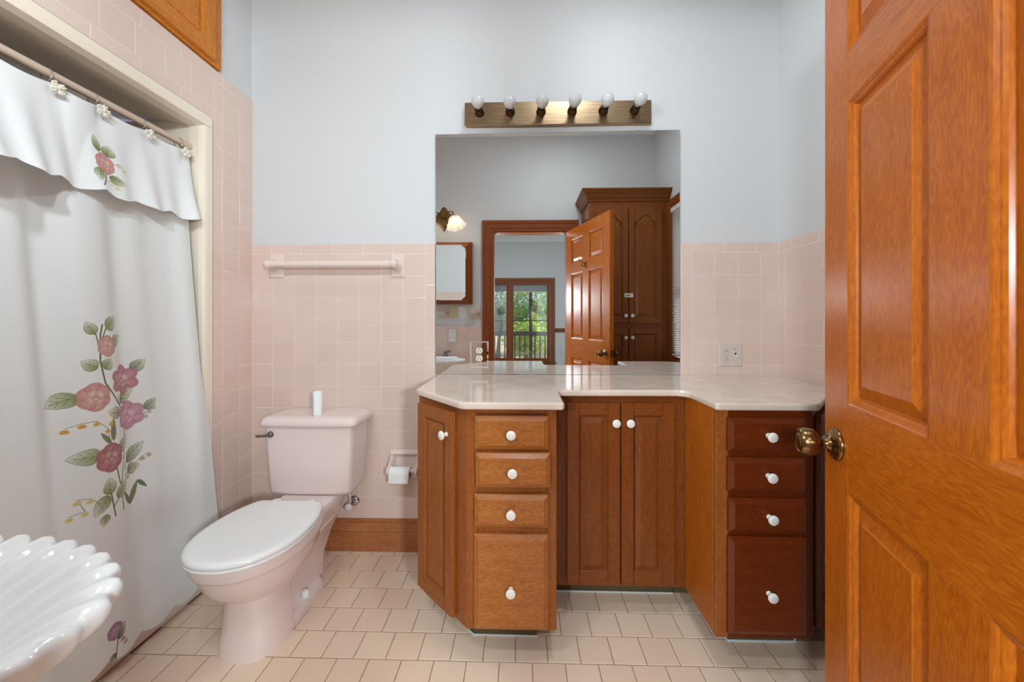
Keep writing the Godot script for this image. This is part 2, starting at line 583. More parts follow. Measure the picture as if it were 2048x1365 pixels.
	box_obj("jamb", Vector3(0.437, 0, WZ - 0.002), Vector3(0.455, 2.03, WZ + 0.122), M.casing_v, tr, 0.001)
	box_obj("head", Vector3(-0.262, 2.012, WZ - 0.002), Vector3(0.437, 2.03, WZ + 0.122), M.casing_h, tr, 0.001)
	var prof := [Vector2(0, 0), Vector2(0, 0.012), Vector2(0.006, 0.016), Vector2(0.020, 0.016), Vector2(0.024, 0.012), Vector2(0.030, 0.013), Vector2(0.036, 0.018), Vector2(0.070, 0.019), Vector2(0.076, 0.024), Vector2(0.088, 0.028), Vector2(0.104, 0.028), Vector2(0.108, 0.024), Vector2(0.108, 0)]
	s = begin()
	# path from the floor on one side over the head to the floor on the other, seen from inside the bathroom
	sweep(s, [Vector2(-0.442, 0.0), Vector2(-0.442, 2.017), Vector2(0.267, 2.017), Vector2(0.267, 0.0)], flip_x(prof), Transform3D(FRONTWALL, Vector3(0, 0, WZ)), false)
	obj("casing", s, M.casing_v, tr)
	s = begin()
	sweep(s, [Vector2(-0.267, 0.0), Vector2(-0.267, 2.017), Vector2(0.442, 2.017), Vector2(0.442, 0.0)], flip_x(prof), Transform3D(Basis(), Vector3(0, 0, WZ + 0.12)), false)
	obj("casing", s, M.casing_v, tr)
	# floor
	var fl := setting("floor", "beige-pink square floor tiles laid in running bond")
	box_obj("grout_bed", Vector3(-2.3, -0.10, -0.12), Vector3(1.40, -0.0014, WZ + 0.12), M.grout_floor, fl, 0)
	var up := Transform3D(YUP, Vector3.ZERO)
	var far_tiles := begin()
	var far_m: Material = M.floor1
	for k in range(-1, 17):
		var z0 := 0.050 + k * PITCH
		var z1 := minf(z0 + PITCH, WZ + 0.12)
		z0 = maxf(z0, 0.0)
		var x := (-0.577 if k % 2 == 0 else -0.631) - PITCH * 8
		while x < TX1:
			var xa := maxf(x, TX0)
			var xb := minf(x + PITCH, PX1)
			x += PITCH
			if xb - xa < 0.012: continue
			if z1 < 0.27 and xa > -0.40 or z1 < 0.50 and (xa > -0.16 and xb < 0.06 or xa > 0.76): continue
			if z0 > 0.95:
				slab(far_tiles, rect(xa + 0.0015, -z1 + 0.0015, xb - 0.0015, -z0 - 0.0015), [Vector2(0, -0.01), Vector2(0, -0.0014), Vector2(-0.002, 0)], up)
			else:
				lay(fl, up, xa, xb, -z1, -z0, "floor", 4, 0.003, 0.0015)
	tag(obj("far_tiles", far_tiles, far_m, fl), "", "", "", "stuff")
	# ceiling and crown
	var ce := setting("ceiling", "plain white ceiling")
	box_obj("slab", Vector3(-2.3, CEIL, -0.12), Vector3(1.40, CEIL + 0.1, WZ + 0.12), M.ceiling_paint, ce, 0)
	var cr := setting("trim_2", "white crown moulding along the ceiling of the bathroom")
	var cp := [Vector2(0, 0), Vector2(-0.085, 0), Vector2(-0.085, -0.012), Vector2(-0.070, -0.022), Vector2(-0.050, -0.040), Vector2(-0.030, -0.066), Vector2(-0.016, -0.078), Vector2(-0.014, -0.100), Vector2(-0.004, -0.108), Vector2(0, -0.108)]
	s = begin()
	sweep(s, rect(PX0, -WZ, PX1, 0.0), cp, Transform3D(YUP, Vector3(0, CEIL, 0)))
	obj("crown", s, M.crown, cr)

func flip_x(prof: Array) -> Array:
	var out := []
	for p in prof: out.append(Vector2(-p.x, p.y))
	return out

# ------------------------------------------------------------------ bedroom seen through the doorway in the mirror
func make_bedroom() -> void:
	var z0 := WZ + 0.12
	var z1 := 6.4
	var fl := setting("floor_bedroom", "carpeted bedroom floor beyond the doorway")
	box_obj("carpet", Vector3(-2.6, -0.1, z0), Vector3(2.6, 0, z1), M.carpet, fl, 0)
	var ce := setting("ceiling_bedroom", "white bedroom ceiling")
	box_obj("slab", Vector3(-2.7, CEIL, z0), Vector3(2.7, CEIL + 0.1, z1 + 0.15), M.ceiling_paint, ce, 0)
	var wl := setting("wall_bedroom_left", "white bedroom side wall")
	box_obj("plaster", Vector3(-2.7, 0, z0), Vector3(-2.6, CEIL, z1 + 0.15), M.paint, wl, 0)
	var wr := setting("wall_bedroom_right", "white bedroom side wall beside the window wall")
	box_obj("plaster", Vector3(2.6, 0, z0), Vector3(2.7, CEIL, z1 + 0.15), M.paint, wr, 0)
	var wn := setting("wall_bedroom_near", "white bedroom wall beside the bathroom")
	box_obj("plaster", Vector3(-2.7, 0, z0 - 0.12), Vector3(-2.3, CEIL, z0), M.paint, wn, 0)
	var w := setting("wall_bedroom_far", "white bedroom wall with a large window and chair rail")
	var ox0 := -1.17
	var ox1 := 0.66
	var oy0 := 0.24
	var oy1 := 2.01
	box_obj("plaster", Vector3(-2.6, 0, z1), Vector3(ox0, CEIL, z1 + 0.15), M.paint, w, 0)
	box_obj("plaster", Vector3(ox1, 0, z1), Vector3(2.6, CEIL, z1 + 0.15), M.paint, w, 0)
	box_obj("plaster", Vector3(ox0, 0, z1), Vector3(ox1, oy0, z1 + 0.15), M.paint, w, 0)
	box_obj("plaster", Vector3(ox0, oy1, z1), Vector3(ox1, CEIL, z1 + 0.15), M.paint, w, 0)
	var s := begin()
	sweep(s, [Vector2(-2.6, -z1), Vector2(2.6, -z1)], [Vector2(-0.13, 0), Vector2(-0.13, -0.015), Vector2(-0.09, -0.03), Vector2(-0.05, -0.075), Vector2(-0.02, -0.11), Vector2(-0.018, -0.14), Vector2(0, -0.15)], Transform3D(YUP, Vector3(0, CEIL, 0)), false)
	var t2 := setting("trim_3", "white crown moulding on the bedroom window wall")
	obj("crown", s, M.crown, t2)
	var cr := setting("trim_4", "brown wooden chair rail right of the bedroom window")
	for xs in [[-2.6, ox0 - 0.09], [ox1 + 0.09, 2.6]]:
		s = begin()
		box(s, Vector3(xs[0], 0.895, z1 - 0.022), Vector3(xs[1], 0.985, z1), 0.006)
		box(s, Vector3(xs[0], 0.925, z1 - 0.034), Vector3(xs[1], 0.957, z1 - 0.02), 0.006)
		obj("rail", s, M.casing_h, cr)
	var bs := setting("baseboard_bedroom", "brown wooden baseboard under the bedroom window")
	box_obj("board", Vector3(-2.6, 0, z1 - 0.022), Vector3(2.6, 0.17, z1), M.casing_h, bs, 0.004)
	# the window: casing, two sashes with glass
	var win := setting("window_2", "large brown wooden bedroom window with two tall panes onto the porch")
	s = begin()
	sweep(s, [Vector2(-ox1, oy0), Vector2(-ox0, oy0), Vector2(-ox0, oy1), Vector2(-ox1, oy1)], [Vector2(0, 0), Vector2(0, 0.016), Vector2(0.02, 0.016), Vector2(0.03, 0.022), Vector2(0.07, 0.03), Vector2(0.09, 0.03), Vector2(0.09, 0)], Transform3D(FRONTWALL, Vector3(0, 0, z1)))
	obj("casing", s, M.casing_v, win)
	for xs in [[ox0 + 0.02, -0.27], [-0.23, ox1 - 0.02]]:
		s = begin()
		sweep(s, [Vector2(-xs[1] + 0.06, oy0 + 0.075), Vector2(-xs[0] - 0.06, oy0 + 0.075), Vector2(-xs[0] - 0.06, oy1 - 0.068), Vector2(-xs[1] + 0.06, oy1 - 0.068)], [Vector2(0, -0.02), Vector2(0, 0.012), Vector2(0.008, 0.02), Vector2(0.07, 0.02), Vector2(0.07, -0.02), Vector2(0, -0.02)], Transform3D(FRONTWALL, Vector3(0, 0, z1 + 0.05)))
		var sash := obj("sash", s, M.casing_v, win)
		s = begin()
		box(s, Vector3(xs[0] + 0.055, oy0 + 0.07, z1 + 0.048), Vector3(xs[1] - 0.055, oy1 - 0.06, z1 + 0.052), 0)
		obj("pane", s, M.pane, sash)
	box_obj("mullion", Vector3(-0.285, oy0, z1 - 0.004), Vector3(-0.215, oy1, z1 + 0.1), M.casing_v, win, 0.003)
	box_obj("sill", Vector3(ox0 - 0.12, oy0 - 0.03, z1 - 0.06), Vector3(ox1 + 0.12, oy0, z1 + 0.12), M.casing_h, win, 0.004)
	# wall outlet below the chair rail
	var o := thing("wall_outlet", "small beige outlet low on the bedroom wall under the chair rail", "outlet", Vector3(0.905, 0.42, z1))
	wall_plate(o, Transform3D(FRONTWALL, Vector3.ZERO), 0.075, 0.12, M.plate_cream)
	duplex(o, Transform3D(FRONTWALL, Vector3(0, 0, -0.006)), M.plate_cream)

	unseen_dome_lamp("unseen round white ceiling lamp placed to light the bedroom, above the doorway view", Vector3(0.0, CEIL, 3.6), UNSEEN_BEDROOM_LAMP)  # out of view, placed to brighten the bedroom in the mirror
	for k in 2:  # two added lamps, hidden from the mirror, as frontal fill for the bathroom
		var t := thing("added_floor_lamp", ["added fill lamp on a stand with reflector head, out of view in the bedroom left of the doorway", "added fill lamp on a stand with reflector head, out of view in the bedroom right of the doorway"][k], "lamp", Vector3([-0.62, 0.86][k], 0, 3.2))
		s = begin()
		lathe(s, [Vector2(0.13, 0.0), Vector2(0.13, 0.02), Vector2(0.02, 0.035), Vector2(0.012, 0.05), Vector2(0.012, 1.42), Vector2(0.008, 1.43)], 24)
		obj("stand", s, M.dark_brass, t)
		s = begin()                 # a reflector head turned to throw fill light through the doorway
		var head := Transform3D(LYING * Basis(Vector3(1, 0, 0), PI), Vector3(0, 1.45, 0.0))
		lathe(s, [Vector2(0.03, -0.10), Vector2(0.05, -0.06), Vector2(0.10, 0.0), Vector2(0.13, 0.05)], 32, head, true, false)
		obj("reflector", s, M.plate_white, t)
		s = begin()
		lathe(s, [Vector2(0.124, 0.040), Vector2(0.118, 0.046), Vector2(0.001, 0.050)], 32, head, true, false)
		obj("fill_lamp_glass", s, fill_lamp_glass_mat(), t)
		var l := SpotLight3D.new()
		l.name = "fill_spot"
		l.position = Vector3(0, 1.45, -0.16)
		l.spot_range = 12.0
		l.spot_angle = 72.0
		l.spot_angle_attenuation = 0.6
		room_lamp(l, t, FLOOR_LAMP_FILL, LAMP_WHITE, 0.12)

func fill_lamp_glass_mat() -> StandardMaterial3D:
	if not M.has("fill_lamp_glass"):
		var m := mat("fill_lamp_glass", Color8(240, 236, 226), 0.6)
		m.emission_enabled = true
		m.emission = Color(1.0, 0.97, 0.93)
		m.emission_energy_multiplier = 2.0
	return M.fill_lamp_glass

func make_unseen_ceiling_lamp() -> void:  # added lamp out of view, fills the bathroom with even light
	unseen_dome_lamp("added round white fill lamp, out of view on the bathroom ceiling", Vector3(0.35, CEIL, 0.90), BATH_FILL)

func unseen_dome_lamp(label: String, at: Vector3, energy: float) -> void:
	var lp := thing("unseen_ceiling_lamp", label, "lamp", at)
	var s := begin()
	lathe(s, [Vector2(0.17, 0.0), Vector2(0.17, -0.03), Vector2(0.16, -0.035)], 32)
	obj("base", s, M.plate_white, lp)
	s = begin()
	lathe(s, [Vector2(0.15, -0.035), Vector2(0.148, -0.06), Vector2(0.12, -0.095), Vector2(0.06, -0.115), Vector2(0.001, -0.12)], 32, Transform3D(), true, false)
	var gm := mat("unseen_lamp_bowl", Color(1, 1, 1), 0.4)
	gm.emission_enabled = true
	gm.emission = Color(1.0, 0.97, 0.92)
	gm.emission_energy_multiplier = 1.2
	obj("glass_bowl", s, gm, lp)
	var al := AreaLight3D.new()
	al.name = "unseen_lamp_light"
	al.area_size = Vector2(0.26, 0.26)
	al.area_normalize_energy = true
	al.area_range = 12.0
	al.position = Vector3(0, -0.125, 0)
	al.rotation_degrees = Vector3(-90, 0, 0)
	room_lamp(al, lp, energy, LAMP_WHITE, 0.1)

func make_outside() -> void:
	var g := setting("ground", "dry pale grass beyond the porch")
	box_obj("lawn", Vector3(-30, -0.9, 8.6), Vector3(30, -0.5, 40), M.dry_grass, g, 0)
	box_obj("lawn", Vector3(1.6, -0.9, -30), Vector3(30, -0.5, 8.6), M.dry_grass, g, 0)
	var d := setting("floor_porch", "pale wooden porch deck outside the bedroom window")
	var x := -3.0
	while x < 3.0:
		box_obj("plank", Vector3(x, -0.12, 6.56), Vector3(x + 0.137, -0.08, 8.55), M.porch_deck, d, 0.003)
		x += 0.142
	var p := thing("porch_railing", "dark wooden porch railing with square balusters outside the window", "railing", Vector3(0, -0.08, 8.4))
	box_obj("top_rail", Vector3(-3, 0.87, -0.06), Vector3(3, 0.93, 0.06), M.porch_wood, p, 0.004)
	box_obj("mid_rail", Vector3(-3, 0.815, -0.02), Vector3(3, 0.865, 0.02), M.porch_wood, p, 0.003)
	box_obj("bottom_rail", Vector3(-3, 0.10, -0.02), Vector3(3, 0.16, 0.02), M.porch_wood, p, 0.003)
	x = -2.97
	while x < 3.0:
		box_obj("baluster", Vector3(x, 0.16, -0.017), Vector3(x + 0.034, 0.815, 0.017), M.porch_wood, p, 0.002)
		x += 0.139
	box_obj("screen_bar", Vector3(-3, 1.218, -0.025), Vector3(3, 1.25, 0.025), M.porch_wood, p, 0.003)
	for k in 3:
		var post := thing("porch_post", ["slim dark porch post far left outside the window", "slim dark porch post in the middle of the right window pane", "slim dark porch post far right outside the window"][k], "post", Vector3([-1.9, 0.27, 2.4][k], -0.08, 8.4))
		box_obj("shaft", Vector3(-0.045, 0, 0.072), Vector3(0.045, 2.03, 0.15), M.porch_wood, post, 0.004)
		box_obj("foot", Vector3(-0.06, 0, 0.065), Vector3(0.06, 0.09, 0.158), M.porch_wood, post, 0.004)
	var b := thing("porch_beam", "dark porch roof beam over the railing", "beam", Vector3(0, 1.965, 8.42))
	box_obj("beam", Vector3(-3.2, 0, -0.06), Vector3(3.2, 0.50, 0.14), M.porch_wood, b, 0.005)
	var r := setting("roof_porch", "porch roof over the deck")
	box_obj("boards", Vector3(-3.2, 2.50, 6.56), Vector3(3.2, 2.58, 8.9), M.porch_wood, r, 0.002)
	var kinds := [
		["garden_tree", "sunlit yellow-green leafy tree beyond the porch at right", Vector3(1.75, -0.5, 12.2), 3.8, 1.35, "leaf_bright", 9000],
		["garden_tree", "mid-green tree with bare twigs beyond the porch in the middle", Vector3(0.25, -0.5, 13.4), 4.0, 1.5, "leaf_mid", 7000],
		["garden_tree", "dark-leaved tree with pale leaning trunk at left of the window view", Vector3(-0.95, -0.5, 12.0), 4.2, 1.1, "leaf_dark", 3500],
		["garden_bush", "low bright green bush behind the porch railing", Vector3(0.35, -0.5, 10.8), 1.75, 0.9, "leaf_bright", 5000],
		["garden_bush", "dull green hedge bush far behind the trees", Vector3(-2.2, -0.5, 16.0), 3.0, 2.2, "leaf_mid", 5000],
		["garden_bush", "wide dull green hedge bush behind the middle tree", Vector3(1.2, -0.5, 16.5), 3.4, 2.6, "leaf_dark", 7000]]
	for k in kinds: make_tree(k)

func make_tree(k: Array) -> void:
	var t := thing(k[0], k[1], "tree" if k[0] == "garden_tree" else "bush", k[2])
	var h: float = k[3]
	var cr: float = k[4]
	var s := begin()
	var tips := []
	var lean := Vector3(rng.randf_range(-0.3, 0.3), 0, 0)
	var fork := Vector3(0, h * 0.28, 0) + lean * 0.5
	tube(s, [Vector3.ZERO, fork * 0.5 + Vector3(0.03, 0, 0), fork], 0.07, 8, [0.09, 0.075, 0.06])
	obj("trunk", s, M.bark, t)
	s = begin()
	for i in 34:
		var dir := Vector3(rng.randf_range(-1, 1), rng.randf_range(0.1, 1.0), rng.randf_range(-1, 1)).normalized()
		var tip := fork + Vector3(dir.x * cr, dir.y * (h - fork.y), dir.z * cr) * rng.randf_range(0.5, 1.0)
		var bend := fork.lerp(tip, 0.5) + Vector3(rng.randf_range(-0.2, 0.2), rng.randf_range(0, 0.25), rng.randf_range(-0.2, 0.2))
		tube(s, arc_pts(fork, bend, tip, 5), 0.012, 5, [0.03, 0.024, 0.018, 0.013, 0.009, 0.005])
		tips.append(tip)
		tips.append(bend)
	tag(obj("branches", s, M.bark, t), "", "", "", "stuff")
	s = begin()
	fan(s, [Vector3(0, 0, 0), Vector3(0.022, 0.02, 0.004), Vector3(0.024, 0.05, 0.0), Vector3(0, 0.085, -0.006), Vector3(-0.024, 0.05, 0.0), Vector3(-0.022, 0.02, 0.004)], Vector3(0, 0.04, -1))
	s.generate_normals()
	var leaf := s.commit()
	leaf.surface_set_material(0, M[k[5]])
	var mm := MultiMesh.new()
	mm.transform_format = MultiMesh.TRANSFORM_3D
	mm.mesh = leaf
	mm.instance_count = k[6]
	for i in k[6]:
		var tip: Vector3 = tips[rng.randi() % tips.size()]
		var at := tip + Vector3(rng.randfn(0, 0.16), rng.randfn(0, 0.16), rng.randfn(0, 0.16))
		at.y = maxf(at.y, 0.05)
		var b := Basis.from_euler(Vector3(rng.randf() * TAU, rng.randf() * TAU, rng.randf() * TAU)).scaled(Vector3.ONE * rng.randf_range(0.7, 1.4))
		mm.set_instance_transform(i, Transform3D(b, at))
	var mi := MultiMeshInstance3D.new()
	mi.name = "foliage"
	mi.multimesh = mm
	mi.set_meta("kind", "stuff")
	t.add_child(mi)

# ------------------------------------------------------------------ the bathroom's window and blind (right wall, seen at the edge of the mirror)
func make_bath_window() -> void:
	var w := setting("window_1", "bathroom window in dark wooden casing beside the linen cabinet")
	var s := begin()
	var xf := Transform3D(RIGHTWALL, Vector3(PX1, 0, 0))
	sweep(s, rect(0.62, 0.86, 1.30, 2.10), [Vector2(0, 0), Vector2(0, 0.014), Vector2(0.02, 0.015), Vector2(0.028, 0.020), Vector2(0.06, 0.024), Vector2(0.078, 0.024), Vector2(0.078, 0)], xf)
	obj("casing", s, M.casing_v, w)
	s = begin()
	sweep(s, rect(0.655, 0.895, 1.265, 2.065), [Vector2(0, -0.02), Vector2(0, 0.02), Vector2(0.035, 0.02), Vector2(0.035, -0.02), Vector2(0, -0.02)], Transform3D(RIGHTWALL, Vector3(PX1 + 0.09, 0, 0)))
	var sash := obj("sash", s, M.casing_v, w)
	box_obj("pane", Vector3(PX1 + 0.088, 0.89, 0.65), Vector3(PX1 + 0.092, 2.07, 1.27), M.pane, sash, 0)
	box_obj("meeting_rail", Vector3(PX1 + 0.072, 1.46, 0.65), Vector3(PX1 + 0.108, 1.50, 1.27), M.casing_h, w, 0.002)
	for zz in [0.621, 1.2835]: box_obj("jamb", Vector3(PX1, 0.86, zz), Vector3(PX1 + 0.12, 2.10, zz + 0.0155), M.casing_v, w, 0)
	var b := thing("window_blind", "white mini blind with closed slats in the bathroom window", "blind", Vector3(PX1 - 0.012, 0.87, 0.96))
	box_obj("headrail", Vector3(-0.02, 1.185, -0.318), Vector3(0.02, 1.225, 0.318), M.blind, b, 0.003)
	box_obj("bottom_rail", Vector3(-0.012, 0.0, -0.315), Vector3(0.012, 0.016, 0.315), M.blind, b, 0.003)
	s = begin()
	for r in 4:
		var a0 := -0.6 + r * 0.3
		var a1 := a0 + 0.3
		quad(s, Vector3(sin(a0) * 0.022 * 1.0, -a0 * 0.019, -0.314), Vector3(sin(a1) * 0.022, -a1 * 0.019, -0.314), Vector3(sin(a1) * 0.022, -a1 * 0.019, 0.314), Vector3(sin(a0) * 0.022, -a0 * 0.019, 0.314))
	s.generate_normals()
	var slat := s.commit()
	var y := 0.032
	while y < 1.18:
		shared("slat", slat, M.blind, b, Transform3D(Basis(), Vector3(0, y, 0)))
		y += 0.0185
	for zz in [-0.2, 0.2]:
		s = begin()
		tube(s, [Vector3(-0.016, 0.01, zz), Vector3(-0.016, 1.2, zz)], 0.0008, 5)
		obj("cord", s, M.plate_white, b)

# ------------------------------------------------------------------ the open door at right
func make_door() -> void:
	var u := Vector3(0.435 - 0.681, 0, 1.73 - 1.017).normalized()
	var n := u.cross(Vector3.UP)
	var d := setting("door_1", "open six-panel wooden door with antique brass knob at right", Vector3(0.681, 0.0, 1.017))
	d.basis = Basis(u, Vector3.UP, n)
	var wd := 0.752
	var th := -0.036
	var ys := [[1.69, 1.915], [0.995, 1.595], [0.22, 0.82]]
	for x in [[0.0, 0.104], [0.65, wd]]: box_obj("stile", Vector3(x[0], 0.012, th), Vector3(x[1], 2.012, 0), M.door_v, d, 0.002)
	for y in [[0.012, 0.22], [0.82, 0.995], [1.595, 1.69], [1.915, 2.012]]: box_obj("rail", Vector3(0.104, y[0], th), Vector3(0.65, y[1], 0), M.door_h, d, 0.0006)
	for y in ys: box_obj("mullion", Vector3(0.329, y[0], th), Vector3(0.430, y[1], 0), M.door_v, d, 0.0006)
	var prof := [Vector2(0, 0), Vector2(-0.003, -0.001), Vector2(-0.007, -0.004), Vector2(-0.010, -0.0045), Vector2(-0.013, -0.0075), Vector2(-0.015, -0.012), Vector2(-0.017, -0.012), Vector2(-0.040, -0.0050), Vector2(-0.042, -0.0035)]
	for x in [[0.104, 0.329], [0.430, 0.650]]:
		for y in ys:
			var s := begin()
			sweep(s, rect(x[0], y[0], x[1], y[1]), prof, Transform3D(), true, true)
			sweep(s, rect(x[0], y[0], x[1], y[1]), flip_y(prof, th), Transform3D(), true, true)
			obj("panel", s, M.door_v, d)
	# knobs, both faces
	for side in 2:
		var xf := Transform3D(LYING if side == 0 else LYING * Basis(Vector3(1, 0, 0), PI), Vector3(0.058, 0.902, 0 if side == 0 else th))
		var s := begin()
		lathe(s, [Vector2(0.033, 0.0), Vector2(0.034, 0.003), Vector2(0.031, 0.007), Vector2(0.026, 0.008), Vector2(0.022, 0.012), Vector2(0.016, 0.014)], 32, xf, true, false)
		lathe(s, [Vector2(0.016, 0.012), Vector2(0.011, 0.018), Vector2(0.0095, 0.026), Vector2(0.012, 0.030), Vector2(0.020, 0.034), Vector2(0.0265, 0.040), Vector2(0.0285, 0.048), Vector2(0.0275, 0.058), Vector2(0.025, 0.066), Vector2(0.0225, 0.068), Vector2(0.021, 0.066), Vector2(0.0165, 0.0655), Vector2(0.0155, 0.068), Vector2(0.010, 0.069), Vector2(0.0005, 0.069)], 32, xf, false, false)
		obj("door_knob", s, M.brass, d, "antique brass knob with round rosette")
	box_obj("latch_plate", Vector3(-0.0012, 0.872, th + 0.006), Vector3(0.001, 0.932, -0.006), M.brass, d, 0.0004)
	# robe hook on the upper rail
	var s := begin()
	slab(s, [Vector2(0.365, 1.62), Vector2(0.393, 1.62), Vector2(0.393, 1.668), Vector2(0.365, 1.668)], [Vector2(0, 0), Vector2(0, 0.002), Vector2(-0.002, 0.004)])
	tube(s, arc_pts(Vector3(0.379, 1.650, 0.003), Vector3(0.379, 1.668, 0.060), Vector3(0.379, 1.690, 0.062), 8), 0.004, 8)
	tube(s, arc_pts(Vector3(0.379, 1.640, 0.003), Vector3(0.379, 1.615, 0.040), Vector3(0.379, 1.650, 0.045), 8), 0.004, 8)
	obj("robe_hook", s, M.brass, d)
	for y in [0.25, 1.05, 1.80]:
		s = begin()
		lathe(s, [Vector2(0.006, y - 0.045), Vector2(0.006, y + 0.045)], 12, Transform3D(Basis(), Vector3(wd + 0.003, 0, th - 0.004)))
		obj("hinge", s, M.brass, d)

func flip_y(prof: Array, th: float) -> Array:
	var out := []
	for p in prof: out.append(Vector2(p.x, th - p.y))
	return out

# ------------------------------------------------------------------ cabinet doors, drawers, knobs
func knob(parent: Node, at: Vector3, basis3: Basis = Basis()) -> void:
	var s := begin()
	var xf := Transform3D(basis3 * LYING, at)
	lathe(s, [Vector2(0.0085, 0.0), Vector2(0.0075, 0.004), Vector2(0.0055, 0.010), Vector2(0.0075, 0.014), Vector2(0.0135, 0.017), Vector2(0.0160, 0.020), Vector2(0.0163, 0.0235), Vector2(0.0145, 0.0265), Vector2(0.009, 0.0282), Vector2(0.0005, 0.0288)], 20, xf, true, false)
	var k := obj("knob", s, M.knob_white, parent, "white porcelain knob")
	s = begin()                       # small printed sprigs on the face
	for i in 5:
		var a := i * TAU / 5 + 0.5
		var f := Transform3D(basis3, at + basis3 * Vector3(cos(a) * 0.0068, sin(a) * 0.0068, 0.0287))
		box(s, Vector3(-0.0016, -0.0006, -0.0008), Vector3(0.0016, 0.0006, 0.00012), 0.0001, f * Transform3D(Basis(Vector3(0, 0, 1), a + 0.8), Vector3.ZERO))
	obj("printed_sprig", s, M.knob_print, k)

# local frame: x across, y up, z out; the front of the frame at z = thick
func cab_door(parent: Node, xf: Transform3D, w: float, h: float, stile: float, vm: Material, hm: Material, knob_at: Vector2, arch := 0.0, thick := 0.019) -> void:
	var hole := rect(stile, stile * 1.08, w - stile, h - stile)
	if arch > 0.0:
		hole = [Vector2(stile, stile * 1.08), Vector2(w - stile, stile * 1.08), Vector2(w - stile, h - stile - arch)]
		var span := w - 2.0 * stile
		for i in 15:
			var t := (i + 0.5) / 15.0
			var e := absf(t - 0.5) * 2.0
			var lift := (0.5 + 0.5 * cos(PI * clampf((e - 0.18) / 0.62, 0, 1))) * arch
			hole.append(Vector2(w - stile - t * span, h - stile - arch + lift))
		hole.append(Vector2(stile, h - stile - arch))
	var s := begin()
	sweep(s, hole, [Vector2(0, thick), Vector2(-0.003, thick - 0.0025), Vector2(-0.005, thick - 0.008), Vector2(-0.008, thick - 0.009), Vector2(-0.026, thick - 0.003), Vector2(-0.027, thick - 0.0022)], Transform3D(), true, true)
	box(s, Vector3(0.003, 0.003, 0.0), Vector3(w - 0.003, h - 0.003, 0.006), 0.001)
	var d := obj("door", s, vm, parent)
	d.transform = xf
	for x in [[0.0, stile], [w - stile, w]]: box_obj("stile", Vector3(x[0], 0, 0), Vector3(x[1], h, thick), vm, d, 0.003)
	box_obj("rail", Vector3(stile, 0, 0), Vector3(w - stile, stile * 1.08, thick), hm, d, 0.0012)
	if arch > 0.0:
		var p := []
		for i in range(2, hole.size()): p.append(hole[i])
		p.append(Vector2(stile, h))
		p.append(Vector2(w - stile, h))
		p.reverse()
		s = begin()
		p.reverse()
		var q := []
		for i in range(p.size() - 1, -1, -1): q.append(p[i])
		slab(s, q, [Vector2(0, 0), Vector2(0, thick)])
		obj("rail", s, hm, d)
	else:
		box_obj("rail", Vector3(stile, h - stile, 0), Vector3(w - stile, h, thick), hm, d, 0.0012)
	knob(d, Vector3(knob_at.x, knob_at.y, thick))

func drawer(parent: Node, x0: float, y0: float, x1: float, y1: float, z: float, m: Material, tilt := 0.0) -> void:
	var s := begin()
	slab(s, rect(-(x1 - x0) / 2, -(y1 - y0) / 2, (x1 - x0) / 2, (y1 - y0) / 2), [Vector2(-0.004, 0), Vector2(0, 0.0), Vector2(0, 0.009), Vector2(-0.0015, 0.0105), Vector2(-0.016, 0.0185), Vector2(-0.0165, 0.0195)])
	box(s, Vector3(-(x1 - x0) / 2 + 0.02, -(y1 - y0) / 2 + 0.01, -0.2), Vector3((x1 - x0) / 2 - 0.02, (y1 - y0) / 2 - 0.012, 0.001), 0.001)
	var d := obj("drawer", s, m, parent)
	d.position = Vector3((x0 + x1) / 2, (y0 + y1) / 2, z)
	d.rotation.z = tilt
	knob(d, Vector3(-0.001, 0.0 if y1 - y0 < 0.2 else -0.018, 0.0195))

# ------------------------------------------------------------------ cupboard over the tub
func make_tub_cabinet() -> void:
	var t := thing("overhead_cabinet", "honey-coloured wooden cabinet high above the tub at top left", "cabinet", Vector3(PX0, 2.292, 0.216))
	# local: x towards the room, y up, z towards the camera
	var s := begin()
	box(s, Vector3(0, 0, 0), Vector3(0.021, 0.75, 0.048), 0.0015)
	obj("face_stile", s, M.upper_v, t)
	box_obj("face_rail", Vector3(0, 0, 0.048), Vector3(0.021, 0.045, 1.38), M.upper_h, t, 0.0015)
	box_obj("face_rail", Vector3(0, 0.70, 0.048), Vector3(0.021, 0.75, 1.38), M.upper_h, t, 0.0015)
	box_obj("box", Vector3(-0.35, 0.0, 0.005), Vector3(-0.002, 0.75, 1.375), M.upper_v, t, 0.001)
	for k in 2:
		var z1 := 0.040 + (k + 1) * 0.655
		cab_door(t, Transform3D(LEFTWALL, Vector3(0.021, 0.012, z1)), 0.645, 0.72, 0.062, M.upper_v, M.upper_h, Vector2(0.05 if k == 0 else 0.595, 0.05))

